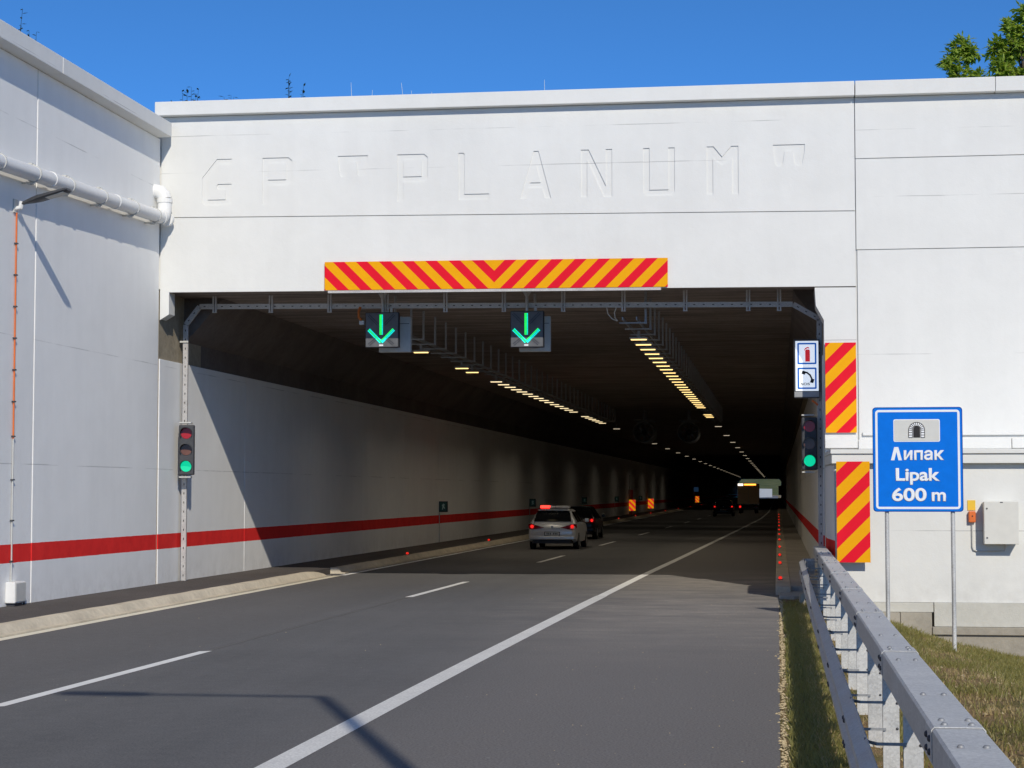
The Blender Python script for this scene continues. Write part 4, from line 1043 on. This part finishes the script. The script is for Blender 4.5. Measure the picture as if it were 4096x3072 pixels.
one('sign_face', 'mgrey', rs, 'box', RX - 0.9, RX - 0.05, 300, 300.08, 1.6, 3.1); one('arm', 'galvd', rs, 'box', RX - 0.05, RX, 300, 300.08, 2.2, 2.4)

# ================================================================== VEHICLES
def half_ring(w, wb_, zb, zs, zbelt, wr, zr):
    return [(0, zb), (wb_, zb), (w*0.97, zb + 0.07), (w, zs), (w*0.985, (zs + zbelt)/2 + 0.06), (w*0.955, zbelt), (wr, zr - 0.05), (wr*0.86, zr - 0.008), (0, zr)]
def car(name, loc, paint, label, police=False):
    t = thing(name, loc, label, 'car', 'cars in the tunnel')
    S_ = [  # y, w, wb, zb, zs, belt, wr, zr
        (0.00, 0.74, 0.60, 0.42, 0.55, 0.66, 0.66, 0.72), (0.05, 0.84, 0.66, 0.33, 0.52, 0.80, 0.72, 0.90), (0.14, 0.885, 0.70, 0.28, 0.52, 0.90, 0.72, 1.00),
        (0.30, 0.90, 0.72, 0.25, 0.52, 0.94, 0.68, 1.20), (0.52, 0.90, 0.72, 0.22, 0.52, 0.95, 0.615, 1.41), (0.80, 0.90, 0.72, 0.2, 0.52, 0.95, 0.60, 1.455),
        (1.6, 0.905, 0.73, 0.2, 0.52, 0.945, 0.60, 1.475), (2.3, 0.905, 0.73, 0.2, 0.52, 0.935, 0.60, 1.46), (2.75, 0.905, 0.73, 0.2, 0.52, 0.925, 0.60, 1.38),
        (3.25, 0.90, 0.73, 0.2, 0.52, 0.92, 0.64, 1.13), (3.55, 0.89, 0.72, 0.2, 0.52, 0.91, 0.72, 0.98), (4.05, 0.87, 0.70, 0.22, 0.52, 0.84, 0.70, 0.90), (4.42, 0.80, 0.64, 0.25, 0.50, 0.70, 0.60, 0.76), (4.58, 0.66, 0.5, 0.32, 0.48, 0.56, 0.5, 0.60)]
    rings = []
    for y, *a in S_:
        h = half_ring(*a); full = h + [(-x, z) for x, z in reversed(h[1:-1])]
        rings.append([(x, y, z) for x, z in full])
    m = len(rings[0]); mb = MB(); vs = [q for g in rings for q in g]; fs = []
    for i in range(len(rings)-1):
        for k in range(m): fs.append((i*m+k, i*m+(k+1) % m, (i+1)*m+(k+1) % m, (i+1)*m+k))
    fs += [tuple(range(m)), tuple(range((len(rings)-1)*m, len(rings)*m))]
    mb.add(vs, fs); body = mb.build('body', paint, t, local=True, smooth=True)
    # glass patches follow the shell, a few millimetres proud
    def rpt(y, side, k0, fr):
        for (a, b) in zip(S_, S_[1:]):
            if a[0] <= y <= b[0]:
                f = (y - a[0])/(b[0] - a[0]); ha = half_ring(*a[1:]); hb = half_ring(*b[1:])
                p = [((1-f)*ha[i][0] + f*hb[i][0], (1-f)*ha[i][1] + f*hb[i][1]) for i in range(len(ha))]
                x = (1-fr)*p[k0][0] + fr*p[k0+1][0]; z = (1-fr)*p[k0][1] + fr*p[k0+1][1]
                return Vector((side*x, y, z))
    for s in (-1, 1):
        for ya, yb in ((0.75, 1.40), (1.48, 2.28), (2.36, 3.15)):
            g = MB(); off = Vector((s*0.012, 0, 0.004)); rows = []
            for q in range(5):
                y = ya + (yb - ya)*q/4
                rows.append([rpt(y, s, 5, 0.08) + off, rpt(y, s, 5, 0.50) + off, rpt(y, s, 5, 0.92) + off])
            vs = [p for r_ in rows for p in r_]; fs = [(i*3+k, i*3+k+1, (i+1)*3+k+1, (i+1)*3+k) for i in range(4) for k in range(2)]
            g.add(vs, fs); g.build('side_window', 'glass', t, local=True, smooth=True)
    # rear window on the sloping tailgate
    g = MB(); rows = []
    for y in (0.155, 0.26, 0.38, 0.50):
        zt = [p for p in (rpt(y, 1, 7, 0.5),)][0].z
        wv = rpt(y, 1, 6, 0.3).x
        rows.append([Vector((x*wv, y - 0.022, rpt(y, 1, 7, 1 - abs(x)*0.9).z + 0.012)) for x in (-1, -0.5, 0, 0.5, 1)])
    vs = [p for r_ in rows for p in r_]; fs = [(i*5+k, i*5+k+1, (i+1)*5+k+1, (i+1)*5+k) for i in range(3) for k in range(4)]
    g.add(vs, fs); g.build('rear_window', 'glass', t, local=True, smooth=True)
    one('spoiler', paint, t, 'prism', [(-0.58, 0.40), (0.58, 0.40), (0.60, 0.62), (-0.60, 0.62)], 1.425, 1.455, 'z', local=True, bevel=0.01)
    one('windscreen', 'glass', t, 'prism', [(-0.60, 2.86), (0.60, 2.86), (0.66, 3.45), (-0.66, 3.45)], 1.0, 1.012, 'z', local=True)
    # rear lamps wrap the corners
    for s in (-1, 1):
        mb = MB(); pts = [(0.30, 0.0, 0.80), (0.50, 0.0, 0.86), (0.80, 0.04, 0.94), (0.89, 0.16, 0.92), (0.90, 0.16, 0.80), (0.82, 0.02, 0.74), (0.55, -0.01, 0.75)]
        f_ = [(s*x, y - 0.012 if x < 0.85 else y, z) for x, y, z in pts]; b_ = [(s*x*0.97, y + 0.12, z) for x, y, z in pts]
        n = len(pts); mb.add(f_ + b_, [tuple(range(n)), tuple(range(2*n-1, n-1, -1))] + [(i, (i+1) % n, n + (i+1) % n, n + i) for i in range(n)])
        mb.build('tail_lamp', 'taildim', t, local=True)
        one('lamp_glow', 'tail', t, 'disc', (s*0.74, -0.008, 0.84), (0, -1, 0), 0.068, 0.012, 16, local=True)
    one('number_plate', 'plate', t, 'box', -0.26, 0.26, -0.022, -0.008, 0.52, 0.63, local=True)
    mb = MB()
    for k in range(7):
        if k != 3: mb.box(-0.20 + 0.06*k, -0.165 + 0.06*k, -0.025, -0.0225, 0.545, 0.605)
    mb.build('plate_marks', 'dgrey', t, local=True)['kind'] = 'stuff'
    one('plate_recess', 'dgrey', t, 'box', -0.29, 0.29, -0.0075, 0.05, 0.50, 0.65, local=True)
    one('bumper', paint, t, 'prism', [(-0.86, 0.20), (-0.82, -0.01), (-0.5, -0.05), (0.5, -0.05), (0.82, -0.01), (0.86, 0.20)], 0.36, 0.50, 'z', local=True, bevel=0.03)
    one('diffuser', 'black', t, 'prism', [(-0.76, 0.16), (-0.70, 0.0), (0.70, 0.0), (0.76, 0.16)], 0.22, 0.357, 'z', local=True)
    one('badge', 'rim', t, 'disc', (0, -0.002, 0.83), (0, -1, 0), 0.045, 0.012, 16, local=True)
    one('boot_handle', 'rim', t, 'box', -0.02, 0.30, -0.012, 0.02, 0.755, 0.77, local=True)
    for s in (-1, 1):
        for y in (0.80, 3.50):
            w = one('wheel', 'tyre', t, 'tube', [(s*0.70, y, 0.315), (s*0.72, y, 0.315), (s*0.88, y, 0.315), (s*0.90, y, 0.315)], [0.29, 0.315, 0.315, 0.29], 24, local=True, smooth=True)
            one('rim', 'rim', w, 'tube', [(s*0.895, y, 0.315), (s*0.907, y, 0.315)], [0.20, 0.17], 16, local=True)
        one('mirror', paint, t, 'box', s*0.90 if s > 0 else -1.06, 1.06 if s > 0 else -0.90, 2.85, 2.97, 0.96, 1.10, local=True, bevel=0.03)
    if police:
        lb = one('light_bar', 'clearlens', t, 'box', -0.54, 0.54, 1.02, 1.28, 1.495, 1.585, local=True, bevel=0.02)
        one('beacon_lens', 'beacon', lb, 'box', -0.56, -0.20, 1.005, 1.29, 1.50, 1.60, local=True, bevel=0.02)
        one('bar_foot', 'dgrey', lb, 'box', -0.45, 0.45, 1.08, 1.22, 1.46, 1.494, local=True)
        one('aerial', 'black', t, 'tube', [(0.05, 0.75, 1.455), (0.05, 0.62, 1.60)], 0.008, 6, local=True)
    return t
car('estate_car', (-8.20, 68.3, 0.0), 'silver', 'silver estate car with red roof beacon, rear view', True)
car('dark_car', (-8.95, 83.2, 0.0), 'darkcar', 'black car just ahead of the silver estate car')
car('dark_car', (-4.70, 163.0, 0.0), 'darkcar', 'distant black car to the left of the truck in the tunnel')
TK = thing('box_truck', (-2.92, 186.0, 0.0), 'distant brown box truck in the tunnel, with glowing strips added for the daylight behind it', 'truck')
def tk(nm, mat, *a, **k): return one(nm, mat, TK, 'box', *a, local=True, **k)
tk('cargo_box', 'truckbox', -1.05, 1.05, 0.0, 4.6, 0.92, 2.92, bevel=0.03)
tk('rear_frame', 'mgrey', -1.05, 1.05, -0.03, -0.002, 0.88, 0.95); tk('rear_frame', 'mgrey', -0.01, 0.01, -0.02, -0.002, 0.95, 2.7)
tk('chassis', 'black', -0.45, 0.45, 0.2, 6.2, 0.5, 0.86); tk('bumper', 'dgrey', -0.95, 0.95, -0.02, 0.10, 0.42, 0.58, bevel=0.02)
tk('cab', 'mgrey', -0.95, 0.95, 4.75, 6.4, 0.5, 2.3, bevel=0.12)
tk('daylight_strip', 'whitestrip', -1.0, -0.50, -0.03, -0.002, 2.72, 2.92); tk('daylight_strip', 'amberstrip', -0.40, 0.75, -0.03, -0.002, 2.76, 2.90)  # glowing strips put in for daylight of the far mouth above the box
one('tail_lamp', 'tail', TK, 'disc', (-0.80, -0.02, 0.66), (0, -1, 0), 0.11, 0.02, 16, local=True); one('tail_lamp', 'taildim', TK, 'disc', (0.80, -0.02, 0.66), (0, -1, 0), 0.09, 0.02, 16, local=True)
for s in (-1, 1):
    for y in (1.0, 5.6):
        w = one('wheel', 'tyre', TK, 'tube', [(s*0.60, y, 0.40), (s*0.92, y, 0.40)], 0.40, 20, local=True)
        one('rim', 'rim', w, 'tube', [(s*0.921, y, 0.40), (s*0.93, y, 0.40)], 0.22, 14, local=True)

# ================================================================== VEGETATION
def blades(name, n, xr, yf, hmin, hmax, mat, label, dens=None, wid=0.006):
    vs = []; fs = []
    for i in range(n):
        x = random.uniform(*xr); y = yf()
        if dens and random.random() > dens(x, y): continue
        z = gz(x, y) - 0.005; h = random.uniform(hmin, hmax); a = random.uniform(0, 2*math.pi)
        lx, ly = random.gauss(0, 0.45)*h, random.gauss(0, 0.45)*h
        w = wid * random.uniform(0.7, 1.4); dx, dy = w*math.cos(a), w*math.sin(a)
        o = len(vs)
        vs += [(x-dx, y-dy, z), (x+dx, y+dy, z), (x+dx*0.7+lx*0.35, y+dy*0.7+ly*0.35, z+h*0.6), (x-dx*0.7+lx*0.35, y-dy*0.7+ly*0.35, z+h*0.6), (x+lx, y+ly, z+h)]
        fs += [(o, o+1, o+2, o+3), (o+3, o+2, o+4)]
    mb = MB(); mb.v = [Vector(v) for v in vs]; mb.f = fs
    return tag(mb.build(name, mat, None, fix=False), label, 'grass', kind='stuff')
def patch(x, y): return 0.12 + 0.88*max(0, min(1, 0.5 + 1.1*(math.sin(x*2.1+y*0.7)*math.sin(y*0.9-x*1.3) + 0.35*math.sin(x*5+y*3))))
blades('verge_grass', 16000, (0.07, 0.62), lambda: 10 + 26*random.random()**1.4, 0.04, 0.13, 'blade', 'short green grass between the road edge and the guardrail', lambda x, y: 0.9 if x > 0.1 else 0.4)
blades('bank_grass', 52000, (0.95, 5.2), lambda: 14 + 21*random.random(), 0.04, 0.13, 'blade', 'patchy green grass on the bank right of the guardrail', patch)
blades('dry_grass', 5000, (0.30, 0.64), lambda: 10 + 26*random.random()**1.4, 0.03, 0.10, 'bladedry', 'dry straw-coloured grass under the guardrail')
blades('dry_grass', 30000, (0.6, 5.2), lambda: 10 + 25*random.random(), 0.02, 0.07, 'bladedry', 'dry yellow grass among the green on the bank')

def leaf(mb, c, d, up, L, w):
    d = Vector(d).normalized(); s = d.cross(Vector(up)); 
    if s.length < 1e-3: s = d.cross(Vector((1, 0, 0.3)))
    s.normalize(); n = s.cross(d)
    c = Vector(c); o = len(mb.v)
    mb.v += [c, c + d*L*0.45 + s*w - n*w*0.25, c + d*L*0.5 , c + d*L*0.45 - s*w - n*w*0.25, c + d*L - n*L*0.18]
    mb.f += [(o, o+1, o+2), (o, o+2, o+3), (o+1, o+4, o+2), (o+2, o+4, o+3)]
def bush(name, base, blobs, nleaf, L, label, mat='leaf', cat='tree', group=None, trunk=0.05):
    """trunk, limbs to each blob of the crown, leaves in drooping sprays along twigs"""
    t = thing(name, base, label, cat, group)
    b0 = Vector(base); tr = MB(); top = Vector(blobs[0][0]); cr = MB()
    fork = b0 + (top - b0)*0.4
    tr.tube([b0 - Vector((0, 0, 0.3)), b0 + (fork - b0)*0.5 + Vector((random.uniform(-.05, .05), 0, 0)), fork], [trunk, trunk*0.8, trunk*0.6], 8)
    for (c, r) in blobs:
        c = Vector(c); r = Vector(r)
        tr.tube([fork, (fork + c)/2 + Vector((random.uniform(-.1, .1), random.uniform(-.1, .1), 0.08)), c], [trunk*0.5, trunk*0.35, trunk*0.15], 6)
        ntw = max(5, int(nleaf * (r.x*r.y*r.z)**(1/3) / 9))
        for k in range(ntw):
            u = Vector((random.gauss(0, 1), random.gauss(0, 1), random.gauss(0, 1))).normalized()
            q = c + Vector((u.x*r.x, u.y*r.y, u.z*r.z)) * random.uniform(0.35, 1.05)
            st = c + (q - c)*0.25
            tr.tube([st, (st + q)/2 + Vector((0, 0, 0.03)), q], [trunk*0.12, trunk*0.09, trunk*0.05], 4)
            for m in range(10):
                f = 0.35 + 0.65*m/9; pp = st + (q - st)*f
                dd = (q - st).normalized()*0.5 + Vector((random.gauss(0, 0.6), random.gauss(0, 0.6), random.gauss(-0.12, 0.4)))
                leaf(cr, pp + Vector((random.gauss(0, .02), random.gauss(0, .02), random.gauss(0, .02))), dd, (random.gauss(0, .4), random.gauss(0, .4), 1), L*random.uniform(0.6, 1.15), L*random.uniform(0.16, 0.26))
    tr.build('trunk', 'bark', t, smooth=True)
    cr.build('crown', mat, t, fix=False)
    return t
TYV = 44.0
bush('young_tree', (4.35, TYV, 10.0), [((4.22, TYV, 12.42), (0.26, 0.3, 0.30)), ((4.04, TYV, 12.05), (0.24, 0.3, 0.30)), ((4.50, TYV, 12.30), (0.24, 0.25, 0.34)), ((4.25, TYV, 11.72), (0.40, 0.35, 0.32)), ((4.62, TYV, 11.60), (0.34, 0.3, 0.25)), ((4.92, TYV, 11.45), (0.30, 0.3, 0.22))], 760, 0.20, 'small leafy young tree above the coping, the left of two', group='trees above the portal')
bush('young_tree', (5.8, TYV, 10.0), [((5.55, TYV, 12.35), (0.45, 0.45, 0.42)), ((5.15, TYV, 11.80), (0.34, 0.35, 0.32)), ((5.12, TYV, 12.32), (0.26, 0.3, 0.26)), ((5.45, TYV, 12.80), (0.28, 0.3, 0.26)), ((5.80, TYV, 13.10), (0.34, 0.4, 0.36)), ((5.65, TYV, 11.60), (0.50, 0.4, 0.38)), ((6.1, TYV, 12.6), (0.50, 0.5, 0.60)), ((6.4, TYV, 13.4), (0.5, 0.5, 0.5)), ((6.5, TYV, 11.8), (0.5, 0.5, 0.5))], 820, 0.21, 'taller leafy tree cut by the right edge of the picture', group='trees above the portal', trunk=0.09)
def weed(x, y, z, h, n, L, label, lean=0.0):
    t = thing('weed', (x, y, z), label, 'plant', 'weeds on top of the walls')
    tr = MB(); cr = MB()
    for k in range(max(1, n // 8)):
        ax = random.uniform(-0.18, 0.18)*h*1.2; tip = Vector((x + ax + lean*h, y + random.uniform(-.05, .05), z + h*random.uniform(0.6, 1.0)))
        b = Vector((x + ax*0.5, y, z - 0.2)); tr.tube([b, (b + tip)/2, tip], [0.008, 0.006, 0.003], 5)
        for m in range(8):
            pp = b + (tip - b)*(0.4 + 0.6*m/7)
            leaf(cr, pp, (random.gauss(0, 1), random.gauss(0, 0.6), random.uniform(-0.2, 0.9)), (0, 0, 1), L*random.uniform(0.6, 1.2), L*0.26)
    tr.build('stem', 'leafdark', t); cr.build('leaves', 'leafdark', t, fix=False)
YW = P + 0.75
def topz(y): return 10.1 + 0.0*y
for X_, h, n, L, lb in [(-13.15, 0.78, 16, 0.10, 'tiny dark weed at the left end of the portal coping'), (-12.72, 0.96, 64, 0.12, 'dark bushy weed on the portal coping, left of the tall sprig'), (-12.36, 0.92, 20, 0.11, 'slender dark weed on the portal coping right of the bushy one'), (-11.78, 0.84, 32, 0.11, 'low dark weed cluster on the portal coping'), (-10.40, 1.10, 40, 0.12, 'tall dark sprig on the portal coping, the tallest of the weeds')]:
    weed(X_, YW, 10.05, h, n, L, lb, lean=0.12 if h > 1.0 else 0.0)
for y_, h, n, lb in [(30.5, 0.80, 16, 'tiny weed on the left wall coping nearest the picture edge'), (31.5, 0.90, 24, 'small weed on the left wall coping, middle one'), (32.4, 0.82, 16, 'small weed on the left wall coping farthest along')]:
    weed(-13.48, y_, 9.85, h, n, 0.09, lb)
for k, (X_, ln, h) in enumerate([(-9.05, -0.20, 0.62), (-8.72, 0.45, 0.44), (-7.85, -0.55, 0.58), (-7.62, -0.85, 0.40), (-7.35, 0.15, 0.36), (-4.85, -0.12, 0.55)]):
    t = thing('dry_stalk', (X_, YW, 10.1), '%s pale dry stalk from the left above the portal coping' % ordinal(k), 'plant', 'dry stalks above the portal')
    one('stem', 'stalk', t, 'tube', [(X_, YW, 10.0), (X_ + ln*0.12, YW, 10.3), (X_ + ln*0.45*h, YW, 10.35 + h)], [0.007, 0.006, 0.003], 5)
